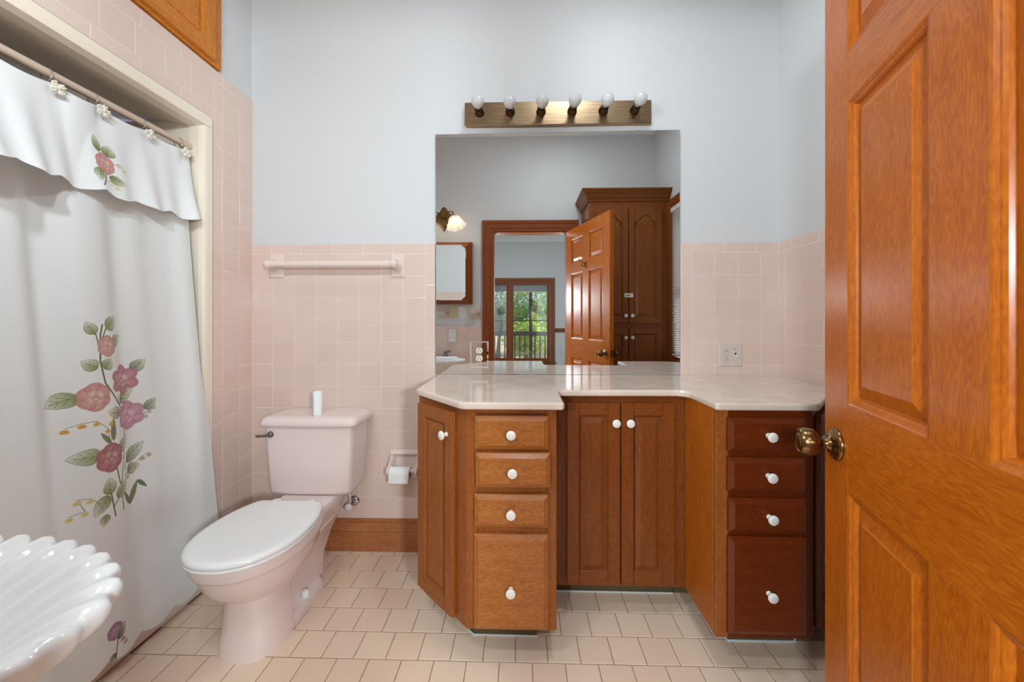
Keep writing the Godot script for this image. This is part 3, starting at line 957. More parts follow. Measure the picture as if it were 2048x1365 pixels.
# ------------------------------------------------------------------ tub and surround
func make_surround() -> void:
	var t := thing("tub_surround", "almond fiberglass bathtub and shower surround behind the floral curtain", "bathtub", Vector3(TX0, 0, 0.262))
	var L := 1.372
	# frame round the opening: local plane y up, x along -z; profile bulges into the room
	var s := begin()
	var path := [Vector2(0.0, 0.0), Vector2(0.0, 2.054), Vector2(-L, 2.054), Vector2(-L, 0.0)]
	var prof := [Vector2(0.0, -0.012), Vector2(0.0, 0.006), Vector2(0.004, 0.009), Vector2(0.030, 0.009), Vector2(0.040, 0.007), Vector2(0.047, 0.0), Vector2(0.051, -0.012), Vector2(0.053, -0.05)]
	var pr := []
	for p in prof: pr.append(Vector2(-p.x, p.y))
	s.set_smooth_group(-1)
	sweep(s, path, pr, Transform3D(LEFTWALL, Vector3.ZERO), false)
	obj("flange", s, M.fiberglass, t)
	# soffit, end walls, long wall
	box_obj("end_wall", Vector3(-0.80, 0.35, 0.0), Vector3(-0.014, 2.02, 0.049), M.fiberglass, t, 0.004)
	box_obj("end_wall", Vector3(-0.80, 0.35, L - 0.049), Vector3(-0.014, 2.02, L), M.fiberglass, t, 0.004)
	box_obj("long_wall", Vector3(-0.85, 0.35, 0.0), Vector3(-0.80, 2.02, L), M.fiberglass, t, 0.004)
	s = begin()
	var sp := [Vector2(0.012, 2.005), Vector2(-0.012, 1.997), Vector2(-0.05, 1.995), Vector2(-0.16, 2.015), Vector2(-0.50, 2.075), Vector2(-0.80, 2.04), Vector2(-0.80, 2.10), Vector2(-0.014, 2.10), Vector2(-0.014, 2.05)]
	s.set_smooth_group(-1)
	slab(s, rev(sp), [Vector2(0, -L + 0.003), Vector2(0, -0.003)], axes(Vector3(1, 0, 0), Vector3(0, 1, 0), Vector3(0, 0, -1), Vector3.ZERO))
	obj("soffit", s, M.fiberglass, t)
	# tub: apron, rim, basin
	s = begin()
	box(s, Vector3(-0.03, 0.0, 0.051), Vector3(0.009, 0.385, L - 0.051), 0.006)
	obj("apron", s, M.pink_china, t)
	s = begin()
	for b in [[Vector3(-0.10, 0.39, 0.051), Vector3(0.002, 0.425, L - 0.051)], [Vector3(-0.80, 0.39, 0.051), Vector3(-0.72, 0.425, L - 0.051)], [Vector3(-0.73, 0.39, 0.051), Vector3(-0.09, 0.425, 0.14)], [Vector3(-0.73, 0.39, L - 0.14), Vector3(-0.09, 0.425, L - 0.051)]]:
		box(s, b[0], b[1], 0.01)
	obj("rim", s, M.pink_china, t)
	s = begin()
	var rings := []
	for r in [[0.40, 0.32, 0.54], [0.30, 0.31, 0.53], [0.14, 0.28, 0.47], [0.08, 0.22, 0.40]]:
		var ring := []
		for i in 40:
			var a := TAU * i / 40
			ring.append(Vector3(-0.41 + se(cos(a), 0.45) * r[1], r[0], L / 2 + se(sin(a), 0.45) * r[2]))
		rings.append(ring)
	loft(s, rings, false, true)
	obj("basin", s, M.pink_china, t)
	# curtain rod
	var rod := thing("curtain_rod", "tan shower curtain rod across the tub opening", "curtain rod", Vector3(-1.42, 1.905, 0.311))
	s = begin()
	lathe(s, [Vector2(0.0125, 0.002), Vector2(0.0125, 1.270)], 20, Transform3D(LYING, Vector3.ZERO))
	obj("rod", s, M.rod, rod)
	for e in 2:
		s = begin()
		var o: float = 0.0 if e == 0 else 1.272
		var sg: float = 1.0 if e == 0 else -1.0
		lathe(s, [Vector2(0.0165, o), Vector2(0.0165, o + sg * 0.035), Vector2(0.0145, o + sg * 0.040)], 20, Transform3D(LYING, Vector3.ZERO))
		obj("end_cap", s, M.rod, rod)

func rev(a: Array) -> Array:
	var b := a.duplicate()
	b.reverse()
	return b

func se(v: float, p: float) -> float:
	return signf(v) * pow(absf(v), p)

# ------------------------------------------------------------------ shower curtain
const CD := 1100.0        # print resolution, pixels per metre
const CZ := 1.06          # z of the print's left edge
const RINGS := [0.362, 0.512, 0.668, 0.788, 0.93, 1.06, 1.19, 1.32, 1.45, 1.56]    # hooks past the fourth lie outside the frame

func blot(im: Image, c: Vector2, rx: float, ry: float, ang: float, inner: Color, outer: Color, hard := 0.9, lobes := 0.0, line := Color(0, 0, 0, 0)) -> void:
	var R := maxf(rx, ry) * 1.15 + 2.0
	var cs := cos(ang)
	var sn := sin(ang)
	for y in range(maxi(0, int(c.y - R)), mini(im.get_height() - 1, int(c.y + R)) + 1):
		for x in range(maxi(0, int(c.x - R)), mini(im.get_width() - 1, int(c.x + R)) + 1):
			var d := Vector2(x - c.x, y - c.y)
			var q := Vector2((d.x * cs + d.y * sn) / rx, (-d.x * sn + d.y * cs) / ry)
			var r := q.length()
			if lobes > 0.0: r /= 1.0 - 0.10 * (0.5 + 0.5 * cos(q.angle() * lobes))
			if r > 1.0: continue
			var col := inner.lerp(outer, smoothstep(0.0, 1.0, r))
			if line.a > 0.0 and r > 0.90: col = col.lerp(line, line.a)
			var a := col.a * clampf((1.0 - r) / maxf(0.001, 1.0 - hard), 0.0, 1.0)
			col.a = 1.0
			im.set_pixel(x, y, im.get_pixel(x, y).lerp(col, a))

func leaf_print(im: Image, base: Vector2, tip: Vector2, wide: float, dark: Color, pale: Color) -> void:
	var ax := tip - base
	var L := ax.length()
	var dir := ax / L
	var nn := Vector2(-dir.y, dir.x)
	var lo := Vector2(minf(base.x, tip.x) - wide, minf(base.y, tip.y) - wide)
	var hi := Vector2(maxf(base.x, tip.x) + wide, maxf(base.y, tip.y) + wide)
	for y in range(maxi(0, int(lo.y)), mini(im.get_height() - 1, int(hi.y)) + 1):
		for x in range(maxi(0, int(lo.x)), mini(im.get_width() - 1, int(hi.x)) + 1):
			var d := Vector2(x, y) - base
			var t := d.dot(dir) / L
			if t < 0.0 or t > 1.0: continue
			var half := wide * pow(sin(PI * pow(t, 0.72)), 0.8)
			var off := d.dot(nn)
			if absf(off) > half: continue
			var col := dark.lerp(pale, clampf(t * 1.1 + (0.15 if off > 0 else -0.05), 0, 1))
			var edge := half - absf(off) < 1.3
			var vein := absf(off) < 0.9 and t < 0.8 or absf(absf(off) - fmod(t * L, L * 0.24) * 0.9) < 0.8 and t < 0.75 and absf(off) < half * 0.7
			if edge or vein: col = col.lerp(Color(0.36, 0.38, 0.26), 0.75)
			im.set_pixel(x, y, im.get_pixel(x, y).lerp(col, 0.92))

func stroke(im: Image, pts: Array, w: float, c: Color) -> void:
	for i in pts.size() - 1:
		var a: Vector2 = pts[i]
		var b: Vector2 = pts[i + 1]
		var n := int(a.distance_to(b)) + 1
		for k in n:
			var p := a.lerp(b, float(k) / n)
			blot(im, p, w, w, 0.0, c, c, 0.5)

func rose_print(im: Image, c: Vector2, rx: float, ry: float, deep: Color, pale: Color) -> void:
	deep = deep.lerp(Color.WHITE, 0.16)
	pale = pale.lerp(Color.WHITE, 0.25)
	var edge := Color(deep.r * 0.86, deep.g * 0.80, deep.b * 0.82, 0.5)
	for i in 6:                       # outer petals, pale towards the heart and deep at the rim
		var a := TAU * i / 6 + 0.5
		var q := c + Vector2(cos(a) * rx * 0.55, sin(a) * ry * 0.55)
		blot(im, q, rx * 0.50, ry * 0.50, a, deep.lerp(pale, 0.45), deep, 0.96, 0.0, edge)
		blot(im, q - Vector2(cos(a) * rx, sin(a) * ry) * 0.12, rx * 0.34, ry * 0.36, a, Color(pale.r, pale.g, pale.b, 0.9), Color(deep.r, deep.g, deep.b, 0.0), 0.2)
	for i in 4:
		var a := TAU * i / 4 + 1.1
		var q := c + Vector2(cos(a) * rx * 0.26, sin(a) * ry * 0.24)
		blot(im, q, rx * 0.37, ry * 0.35, a + 0.6, pale, deep.lerp(pale, 0.3), 0.96, 0.0, edge)
	blot(im, c + Vector2(-rx * 0.02, ry * 0.10), rx * 0.27, ry * 0.24, 0.4, deep.lerp(pale, 0.8), deep.lerp(pale, 0.15), 0.96, 0.0, edge)
	for i in 4: blot(im, c + Vector2(-3 + i * 2.2, -2 + (i % 2) * 3.0), 1.6, 3.2, 0.3, Color(0.86, 0.66, 0.42), Color(0.80, 0.55, 0.36), 0.6)

func bells_print(im: Image, path: Array, c: Color) -> void:
	stroke(im, path, 1.2, Color(0.52, 0.52, 0.46, 0.8))
	for i in range(1, path.size()):
		var p: Vector2 = path[i] + Vector2(0, 9)
		blot(im, p, 9, 7, 0.0, c, c.lerp(Color(0.95, 0.85, 0.6), 0.4), 0.8, 3.0)
		blot(im, p + Vector2(0, 5), 11, 4, 0.0, c, c, 0.6, 4.0)

func cp(y: float, z: float, top: float) -> Vector2:     # (height, z) on the cloth to a pixel of its print
	return Vector2((CZ - z) * CD, (top - y) * CD)

func curtain_print() -> Image:
	var top := 1.30
	var im := Image.create(860, 1420, false, Image.FORMAT_RGB8)
	im.fill(Color(1, 1, 1))
	var dk := Color(0.57, 0.60, 0.37)
	var pl := Color(0.90, 0.91, 0.84)
	var sc := Color(0.42, 0.44, 0.28, 0.95)
	var g2 := Color(0.50, 0.54, 0.44)
	stroke(im, [cp(1.148, 0.700, top), cp(1.118, 0.708, top), cp(1.07, 0.712, top), cp(1.03, 0.714, top), cp(0.995, 0.709, top), cp(0.96, 0.704, top), cp(0.925, 0.684, top), cp(0.89, 0.664, top), cp(0.86, 0.640, top)], 3.0, sc)
	stroke(im, [cp(1.135, 0.690, top), cp(1.10, 0.705, top)], 2.4, sc)
	stroke(im, [cp(1.125, 0.722, top), cp(1.08, 0.715, top)], 2.2, sc)
	stroke(im, [cp(0.905, 0.660, top), cp(0.878, 0.655, top)], 2.4, sc)
	stroke(im, [cp(0.895, 0.645, top), cp(0.876, 0.652, top)], 2.4, sc)
	stroke(im, [cp(0.80, 0.627, top), cp(0.74, 0.640, top), cp(0.68, 0.650, top), cp(0.62, 0.664, top), cp(0.572, 0.659, top), cp(0.524, 0.653, top)], 2.4, sc)
	stroke(im, [cp(0.68, 0.682, top), cp(0.62, 0.668, top)], 2.6, sc)
	stroke(im, [cp(0.69, 0.626, top), cp(0.655, 0.646, top)], 2.2, sc)
	stroke(im, [cp(0.645, 0.625, top), cp(0.632, 0.646, top)], 2.2, sc)
	stroke(im, [cp(0.605, 0.700, top), cp(0.56, 0.692, top), cp(0.52, 0.684, top)], 2.6, sc)
	stroke(im, [cp(0.575, 0.675, top), cp(0.555, 0.690, top)], 2.2, sc)
	for l in [[1.135, 0.688, 1.172, 0.640, 26], [1.118, 0.722, 1.158, 0.744, 19], [1.082, 0.670, 1.110, 0.622, 22], [1.010, 0.722, 1.036, 0.758, 22], [1.005, 0.704, 1.036, 0.676, 22], [0.985, 0.590, 1.022, 0.552, 22], [0.930, 0.765, 0.905, 0.822, 27], [0.885, 0.648, 0.925, 0.590, 24], [0.842, 0.562, 0.875, 0.520, 20], [0.852, 0.655, 0.865, 0.702, 22], [0.735, 0.727, 0.742, 0.790, 28], [0.725, 0.672, 0.768, 0.622, 22], [0.675, 0.628, 0.730, 0.570, 24], [0.645, 0.628, 0.652, 0.582, 22], [0.600, 0.700, 0.655, 0.706, 22], [0.575, 0.676, 0.628, 0.640, 22], [0.600, 0.708, 0.545, 0.742, 24], [0.540, 0.712, 0.505, 0.720, 16]]:
		leaf_print(im, cp(l[0], l[1], top), cp(l[2], l[3], top), l[4], dk if l[1] > 0.63 else g2, pl)
	leaf_print(im, cp(0.77, 0.690, top), cp(0.845, 0.686, top), 10, g2, dk)
	leaf_print(im, cp(0.765, 0.698, top), cp(0.805, 0.726, top), 8, g2, dk)
	leaf_print(im, cp(0.835, 0.620, top), cp(0.80, 0.630, top), 8, g2, g2)
	leaf_print(im, cp(0.53, 0.625, top), cp(0.60, 0.592, top), 12, g2, dk)
	leaf_print(im, cp(0.535, 0.625, top), cp(0.585, 0.650, top), 9, dk, g2)
	leaf_print(im, cp(0.60, 0.592, top), cp(0.565, 0.566, top), 7, g2, g2)
	rose_print(im, cp(1.078, 0.687, top), 36, 40, Color(0.83, 0.55, 0.53), Color(0.93, 0.80, 0.76))
	rose_print(im, cp(0.959, 0.627, top), 62, 48, Color(0.74, 0.45, 0.49), Color(0.90, 0.78, 0.78))
	rose_print(im, cp(0.920, 0.731, top), 43, 53, Color(0.82, 0.54, 0.50), Color(0.93, 0.82, 0.77))
	rose_print(im, cp(0.833, 0.612, top), 56, 51, Color(0.78, 0.53, 0.60), Color(0.92, 0.80, 0.83))
	rose_print(im, cp(0.718, 0.698, top), 46, 54, Color(0.66, 0.36, 0.38), Color(0.85, 0.64, 0.62))
	bells_print(im, [cp(0.77, 0.700, top), cp(0.815, 0.706, top), cp(0.845, 0.734, top), cp(0.845, 0.762, top), cp(0.835, 0.788, top)], Color(0.90, 0.68, 0.30))
	bells_print(im, [cp(0.80, 0.694, top), cp(0.835, 0.694, top)], Color(0.90, 0.70, 0.36))
	bells_print(im, [cp(0.60, 0.650, top), cp(0.635, 0.628, top), cp(0.655, 0.600, top), cp(0.678, 0.575, top), cp(0.685, 0.556, top)], Color(0.80, 0.70, 0.56))
	bells_print(im, [cp(0.58, 0.728, top), cp(0.610, 0.752, top), cp(0.615, 0.775, top), cp(0.575, 0.762, top), cp(0.572, 0.790, top)], Color(0.92, 0.86, 0.55))
	bells_print(im, [cp(0.84, 0.566, top), cp(0.825, 0.560, top), cp(0.840, 0.548, top), cp(0.850, 0.532, top)], Color(0.78, 0.76, 0.70))
	# small flower near the hem
	rose_print(im, cp(0.150, 0.692, top), 26, 32, Color(0.62, 0.42, 0.56), Color(0.80, 0.66, 0.76))
	stroke(im, [cp(0.125, 0.685, top), cp(0.085, 0.690, top), cp(0.05, 0.694, top)], 2.0, Color(0.4, 0.42, 0.38, 0.9))
	leaf_print(im, cp(0.115, 0.682, top), cp(0.160, 0.660, top), 14, Color(0.32, 0.36, 0.30), pl)
	leaf_print(im, cp(0.080, 0.692, top), cp(0.060, 0.715, top), 10, Color(0.32, 0.36, 0.30), pl)
	bells_print(im, [cp(0.10, 0.686, top), cp(0.115, 0.668, top), cp(0.10, 0.660, top)], Color(0.80, 0.64, 0.58))
	return im

func valance_print() -> Image:
	var top := 1.92
	var im := Image.create(860, 400, false, Image.FORMAT_RGB8)
	im.fill(Color(1, 1, 1))
	var dk := Color(0.45, 0.50, 0.22)
	var pl := Color(0.90, 0.92, 0.82)
	stroke(im, [cp(1.645, 0.672, top), cp(1.622, 0.680, top), cp(1.605, 0.690, top)], 3.0, Color(0.45, 0.47, 0.28, 0.95))
	for l in [[1.718, 0.682, 1.770, 0.692, 15], [1.712, 0.652, 1.752, 0.646, 24], [1.662, 0.690, 1.618, 0.698, 16], [1.640, 0.660, 1.632, 0.606, 17]]:
		leaf_print(im, cp(l[0], l[1], top), cp(l[2], l[3], top), l[4], dk, pl)
	rose_print(im, cp(1.683, 0.668, top), 34, 42, Color(0.84, 0.52, 0.50), Color(0.93, 0.76, 0.72))
	bells_print(im, [cp(1.690, 0.640, top), cp(1.700, 0.622, top), cp(1.690, 0.606, top)], Color(0.93, 0.90, 0.74))
	bells_print(im, [cp(1.625, 0.672, top), cp(1.628, 0.655, top), cp(1.620, 0.640, top)], Color(0.94, 0.90, 0.72))
	return im

func cloth_mat(called: String, im: Image) -> StandardMaterial3D:
	var m: StandardMaterial3D = M.cloth.duplicate()
	m.resource_name = called
	m.albedo_texture = ImageTexture.create_from_image(im)
	m.texture_repeat = false
	return m

func edge_z(y: float) -> float:
	if y > 1.0: return 0.333
	if y > 0.60: return lerpf(0.290, 0.333, smoothstep(0.60, 1.0, y))
	if y > 0.26: return lerpf(0.262, 0.290, (y - 0.26) / 0.34)
	return lerpf(0.275, 0.262, y / 0.26)

func rebase(t: Node3D, at: Vector3) -> void:      # put a thing's origin at its base, its parts staying where they are
	t.position = at
	for c in t.get_children(): c.position -= at

func gather(z: float) -> float:      # 0 at a ring, 1 half way between two
	for i in RINGS.size() - 1:
		if z >= RINGS[i] and z <= RINGS[i + 1]:
			return sin(PI * (z - RINGS[i]) / (RINGS[i + 1] - RINGS[i]))
	return 0.0

func curtain_x(z: float, y: float) -> float:
	var base := lerpf(-1.418, -1.338, smoothstep(1.9, 0.42, y))
	base = lerpf(base, -1.324, smoothstep(0.5, 0.0, y))
	var k := clampf((z - 0.30) / 0.5, 0.0, 1.0)
	var amp := lerpf(0.006, 0.024, k) * (1.0 + 0.5 * smoothstep(0.72, 0.85, z)) * lerpf(0.55, 1.0, smoothstep(1.9, 1.2, y)) * lerpf(0.35, 1.0, smoothstep(0.35, 0.8, y))
	var zz := z + 0.025 * (1.9 - y) * (1.0 - k * 0.4)
	var f := sin(zz * 36.0 + 0.7) * 0.6 + sin(zz * 64.0 + 1.9 + 0.5 * y) * 0.18 + sin(zz * 19.0 + 0.4 * y) * 0.7
	return base + amp * f + 0.008 * gather(z) * smoothstep(1.55, 1.9, y)

func cloth_sheet(nz: int, ny: int, at: Callable, top: float, tall: float) -> SurfaceTool:
	var s := SurfaceTool.new()
	s.begin(Mesh.PRIMITIVE_TRIANGLES)
	s.set_smooth_group(0)
	for i in nz:
		for j in ny:
			var v := []
			for q in [[i, j], [i, j + 1], [i + 1, j + 1], [i + 1, j]]:
				v.append(at.call(float(q[0]) / nz, float(q[1]) / ny))
			for q in [0, 2, 1, 0, 3, 2]:
				var p: Array = v[q]
				s.set_uv(Vector2((CZ - p[1]) * CD / 860.0, (top - p[2]) * CD / tall))
				s.add_vertex(p[0])
	s.index()
	return s

func make_curtain() -> void:
	var t := thing("shower_curtain", "white cotton shower curtain printed with pink roses and green leaves", "shower curtain")
	var body := func(u: float, v: float) -> Array:
		var hem := 0.070 - 0.022 * absf(sin(PI * (u * 1.36 + 0.02) / 0.118))
		var zt := 0.333 + u * 1.26
		var topy := 1.872 - 0.012 * gather(zt)
		var y := lerpf(topy, hem, v)
		var z := edge_z(y) + u * (1.60 - edge_z(y))
		return [Vector3(curtain_x(z, y), y, z), z, y]
	obj("panel", cloth_sheet(230, 70, body, 1.30, 1420.0), cloth_mat("curtain_print", curtain_print()), t)
	var val := func(u: float, v: float) -> Array:
		var z := 0.326 + u * 1.27
		var hem := 1.590 - 0.016 * absf(sin(PI * (z - 0.335) / 0.118))
		var topy := 1.876 - 0.012 * gather(z)
		var y := lerpf(topy, hem, v)
		var out := 0.006 + 0.030 * v * v
		var fold := 0.014 * v * (0.7 * sin(z * 39.0 + 0.6) + 0.5 * sin(z * 71.0 + 2.0))
		var flap := 0.055 * v * smoothstep(0.80, 0.90, z) * (1.0 - smoothstep(1.02, 1.12, z))
		var x := lerpf(-1.418, -1.400, v) + out + fold + flap + 0.008 * gather(z) * (1.0 - v)
		return [Vector3(maxf(x, curtain_x(z, y) + 0.004), y, z), z, y]
	obj("valance", cloth_sheet(200, 26, val, 1.92, 400.0), cloth_mat("valance_print", valance_print()), t)
	rebase(t, Vector3(-1.38, 0, 0.95))
	var names := ["crocheted flower hook at the wall end of the curtain rod", "crocheted flower hook second from the wall end of the rod", "crocheted flower hook third from the wall end of the rod", "crocheted flower hook fourth from the wall end of the rod"]
	for i in 4:
		var z: float = RINGS[i]
		var label: String = names[i]
		var h := thing("curtain_hook", label, "curtain hook", Vector3(-1.42, 1.905, z), "crocheted flower curtain hooks")
		var s := begin()
		var pts := []
		for k in 17:
			var a := TAU * k / 16.0
			pts.append(Vector3(sin(a) * 0.0175, cos(a) * 0.021 - 0.006, 0.004 * sin(a * 0.5)))
		tube(s, pts, 0.0016, 6)
		obj("ring", s, M.ring_wire, h)
		s = begin()
		var c := Vector3(0.031, -0.046, 0.0)
		var petals := 5 if i % 2 == 0 else 4
		for k in petals:
			var a := TAU * k / petals + 0.3 * i
			lathe(s, [Vector2(0.001, -0.004), Vector2(0.008, -0.002), Vector2(0.0095, 0.001), Vector2(0.006, 0.005), Vector2(0.001, 0.006)], 10, Transform3D(Basis(Vector3(0, 0, 1), -PI / 2), c + Vector3(0, sin(a), cos(a)) * 0.0115), false, false)
			for q in 2:
				var b := a + 0.45 * (q - 0.5)
				lathe(s, [Vector2(0.0005, -0.001), Vector2(0.0036, 0.001), Vector2(0.0005, 0.0045)], 7, Transform3D(Basis(Vector3(0, 0, 1), -PI / 2), c + Vector3(0.004, sin(b) * 0.017, cos(b) * 0.017)), false, false)
		lathe(s, [Vector2(0.001, 0), Vector2(0.006, 0.003), Vector2(0.005, 0.008), Vector2(0.001, 0.010)], 10, Transform3D(Basis(Vector3(0, 0, 1), -PI / 2), c), false, false)
		obj("flower", s, M.crochet, h)

# ------------------------------------------------------------------ vanity
func make_vanity() -> void:
	var top := 0.866
	var bot := 0.105
	# left bank of drawers with an angled door
	var a := thing("vanity_cabinet", "left vanity cabinet with four drawers and an angled door", "cabinet", Vector3(0, 0, 0))
	var s := begin()
	slab(s, rev([Vector2(-0.408, -0.014), Vector2(0.118, -0.014), Vector2(0.118, -0.598), Vector2(-0.184, -0.598), Vector2(-0.408, -0.383)]), [Vector2(0, bot), Vector2(0, top)], Transform3D(YUP, Vector3.ZERO))
	obj("carcass", s, M.vanity_v, a)
	var z := 0.602
	for x in [[-0.186, -0.150], [0.088, 0.121]]: box_obj("face_stile", Vector3(x[0], bot, z - 0.018), Vector3(x[1], top, z), M.frame_v, a, 0.002)
	for y in [[0.845, top], [bot, 0.120]]: box_obj("face_rail", Vector3(-0.150, y[0], z - 0.018), Vector3(0.088, y[1], z), M.frame_h, a, 0.001)
	for y in [0.718, 0.586, 0.449]: box_obj("face_rail", Vector3(-0.150, y - 0.014, z - 0.018), Vector3(0.088, y + 0.014, z - 0.001), M.frame_h, a, 0.001)
	drawer(a, -0.158, 0.724, 0.094, 0.838, z + 0.0005, M.drawer_h)
	drawer(a, -0.153, 0.600, 0.098, 0.716, z + 0.010, M.drawer_h, 0.004)
	drawer(a, -0.158, 0.462, 0.093, 0.573, z + 0.003, M.drawer_h)
	drawer(a, -0.160, 0.114, 0.093, 0.437, z + 0.0005, M.drawer_h)
	var p0 := Vector3(-0.410, 0, 0.385)
	var p1 := Vector3(-0.186, 0, 0.602)
	var u := (p1 - p0).normalized()
	var n := u.cross(Vector3.UP)
	var b := Basis(u, Vector3.UP, n)
	s = begin()
	box(s, Vector3(0, bot, -0.018), Vector3(0.312, top, 0.0), 0.0015)
	var face := obj("angled_face", s, M.frame_v, a)
	face.transform = Transform3D(b, p0)
	cab_door(a, Transform3D(b, p0 + u * 0.020 + Vector3(0, 0.116, 0) + n * 0.0005), 0.232, 0.722, 0.048, M.frame_v, M.frame_h, Vector2(0.200, 0.640))
	s = begin()
	slab(s, rev([Vector2(-0.375, -0.02), Vector2(0.058, -0.02), Vector2(0.058, -0.500), Vector2(-0.172, -0.500), Vector2(-0.375, -0.300)]), [Vector2(0, 0.0), Vector2(0, bot)], Transform3D(YUP, Vector3.ZERO))
	obj("toe_kick", s, M.toe, a)
	s = begin()
	tube(s, [Vector3(-0.374, 0.002, 0.303), Vector3(-0.174, 0.002, 0.503), Vector3(0.062, 0.002, 0.504)], 0.0035, 6)
	obj("caulk_bead", s, M.caulk, a)
	box_obj("toe_return", Vector3(0.0595, 0.0, 0.02), Vector3(0.1225, bot - 0.001, 0.272), M.toe, a, 0.001)
	# middle cabinet, its wood tinted darker for the shade of the recess
	var m := thing("vanity_cabinet", "middle vanity cabinet with two tall panelled doors", "cabinet", Vector3(0, 0, 0))
	box_obj("carcass", Vector3(0.123, bot, 0.014), Vector3(0.646, top, 0.366), M.vanity_v, m, 0.001)
	z = 0.385
	for x in [[0.123, 0.200], [0.585, 0.646]]: box_obj("face_stile", Vector3(x[0], bot, z - 0.018), Vector3(x[1], top, z), M.vanity_v, m, 0.001)
	for y in [[0.820, top], [bot, 0.130]]: box_obj("face_rail", Vector3(0.200, y[0], z - 0.018), Vector3(0.585, y[1], z), M.vanity_h, m, 0.001)
	cab_door(m, Transform3D(Basis(), Vector3(0.181, 0.121, z + 0.0005)), 0.2085, 0.716, 0.049, M.vanity_v, M.vanity_h, Vector2(0.188, 0.641))
	cab_door(m, Transform3D(Basis(), Vector3(0.3935, 0.121, z + 0.0005)), 0.2095, 0.716, 0.049, M.vanity_v, M.vanity_h, Vector2(0.030, 0.641))
	box_obj("toe_kick", Vector3(0.124, 0.0, 0.02), Vector3(0.645, bot, 0.272), M.toe, m, 0.001)
	s = begin()
	tube(s, [Vector3(0.124, 0.002, 0.275), Vector3(0.645, 0.002, 0.275)], 0.0035, 6)
	obj("caulk_bead", s, M.caulk, m)
	# right bank: fronts tinted dark as shaded, side panel tinted light as lit
	var r := thing("vanity_cabinet", "right vanity cabinet with four drawers, their wood tinted dark for shade, beside the open door", "cabinet", Vector3(0, 0, 0))
	s = begin()
	slab(s, rev([Vector2(0.664, -0.014), Vector2(1.264, -0.014), Vector2(1.264, -0.345), Vector2(1.186, -0.385), Vector2(0.960, -0.611), Vector2(0.664, -0.611)]), [Vector2(0, bot), Vector2(0, top)], Transform3D(YUP, Vector3.ZERO))
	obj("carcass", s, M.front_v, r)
	z = 0.615
	box_obj("side_panel", Vector3(0.648, bot, 0.020), Vector3(0.663, top, z - 0.019), M.side_v, r, 0.001)  # lighter copy of the bank wood, light from the left in its tint
	box_obj("face_stile", Vector3(0.648, bot, z - 0.018), Vector3(0.690, top, z), M.frame_v, r, 0.002)
	box_obj("face_stile", Vector3(0.930, bot, z - 0.018), Vector3(0.963, top, z), M.front_v, r, 0.002)
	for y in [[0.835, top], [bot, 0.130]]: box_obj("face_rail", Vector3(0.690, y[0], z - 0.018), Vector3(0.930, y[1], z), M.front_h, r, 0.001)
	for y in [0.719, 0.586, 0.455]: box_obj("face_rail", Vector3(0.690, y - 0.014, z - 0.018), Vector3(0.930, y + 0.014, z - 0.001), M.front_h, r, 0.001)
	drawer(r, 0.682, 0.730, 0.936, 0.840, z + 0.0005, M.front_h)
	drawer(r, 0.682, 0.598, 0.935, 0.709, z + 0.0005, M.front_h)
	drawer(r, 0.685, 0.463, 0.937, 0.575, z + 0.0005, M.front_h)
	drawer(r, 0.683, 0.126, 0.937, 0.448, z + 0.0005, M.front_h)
	p0 = Vector3(0.963, 0, 0.615)
	p1 = Vector3(1.188, 0, 0.388)
	u = (p1 - p0).normalized()
	n = u.cross(Vector3.UP)
	b = Basis(u, Vector3.UP, n)
	s = begin()
	box(s, Vector3(0.004, bot, -0.018), Vector3(0.318, top, 0.0), 0.0015)
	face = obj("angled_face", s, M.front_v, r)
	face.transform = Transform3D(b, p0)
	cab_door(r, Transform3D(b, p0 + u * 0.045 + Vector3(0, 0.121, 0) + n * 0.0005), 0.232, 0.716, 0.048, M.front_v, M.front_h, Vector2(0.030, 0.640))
	s = begin()
	slab(s, rev([Vector2(0.748, -0.02), Vector2(1.264, -0.02), Vector2(1.264, -0.300), Vector2(1.15, -0.330), Vector2(0.985, -0.502), Vector2(0.748, -0.502)]), [Vector2(0, 0.0), Vector2(0, bot)], Transform3D(YUP, Vector3.ZERO))
	obj("toe_kick", s, M.toe, r)
	s = begin()
	tube(s, [Vector3(0.745, 0.002, 0.46), Vector3(0.747, 0.002, 0.505), Vector3(0.985, 0.002, 0.506), Vector3(0.99, 0.01, 0.50)], 0.004, 6)
	obj("caulk_bead", s, M.caulk, r)
	box_obj("toe_return", Vector3(0.647, 0.0, 0.02), Vector3(0.7465, bot - 0.001, 0.272), M.toe, r, 0.001)
	# counter
	var c := thing("countertop", "glossy cream cultured-marble vanity top with notched front", "countertop", Vector3(0, top, 0))
	var poly := [Vector2(-0.416, -0.0125), Vector2(-0.416, -0.402), Vector2(-0.404, -0.418), Vector2(-0.208, -0.636), Vector2(-0.190, -0.645), Vector2(0.136, -0.645), Vector2(0.143, -0.638), Vector2(0.143, -0.440)]
	for i in 5: poly.append(Vector2(0.163 - 0.020 * cos(i * PI / 8), -0.440 + 0.020 * sin(i * PI / 8)))
	poly.append(Vector2(0.590, -0.412))
	for i in 7: poly.append(Vector2(0.595 + 0.044 * sin(i * PI / 12), -0.456 + 0.044 * cos(i * PI / 12)))
	poly.append_array([Vector2(0.640, -0.628), Vector2(0.648, -0.636), Vector2(0.962, -0.636), Vector2(0.980, -0.628), Vector2(1.200, -0.408), Vector2(1.265, -0.395), Vector2(1.265, -0.0125)])
	s = begin()
	slab(s, poly, [Vector2(-0.004, 0.0), Vector2(-0.001, 0.003), Vector2(0, 0.008), Vector2(0, 0.017), Vector2(-0.002, 0.022), Vector2(-0.006, 0.024)], Transform3D(YUP, Vector3.ZERO))
	obj("slab", s, M.counter, c)
	rebase(a, Vector3(-0.145, 0, 0.30))
	rebase(m, Vector3(0.385, 0, 0.19))
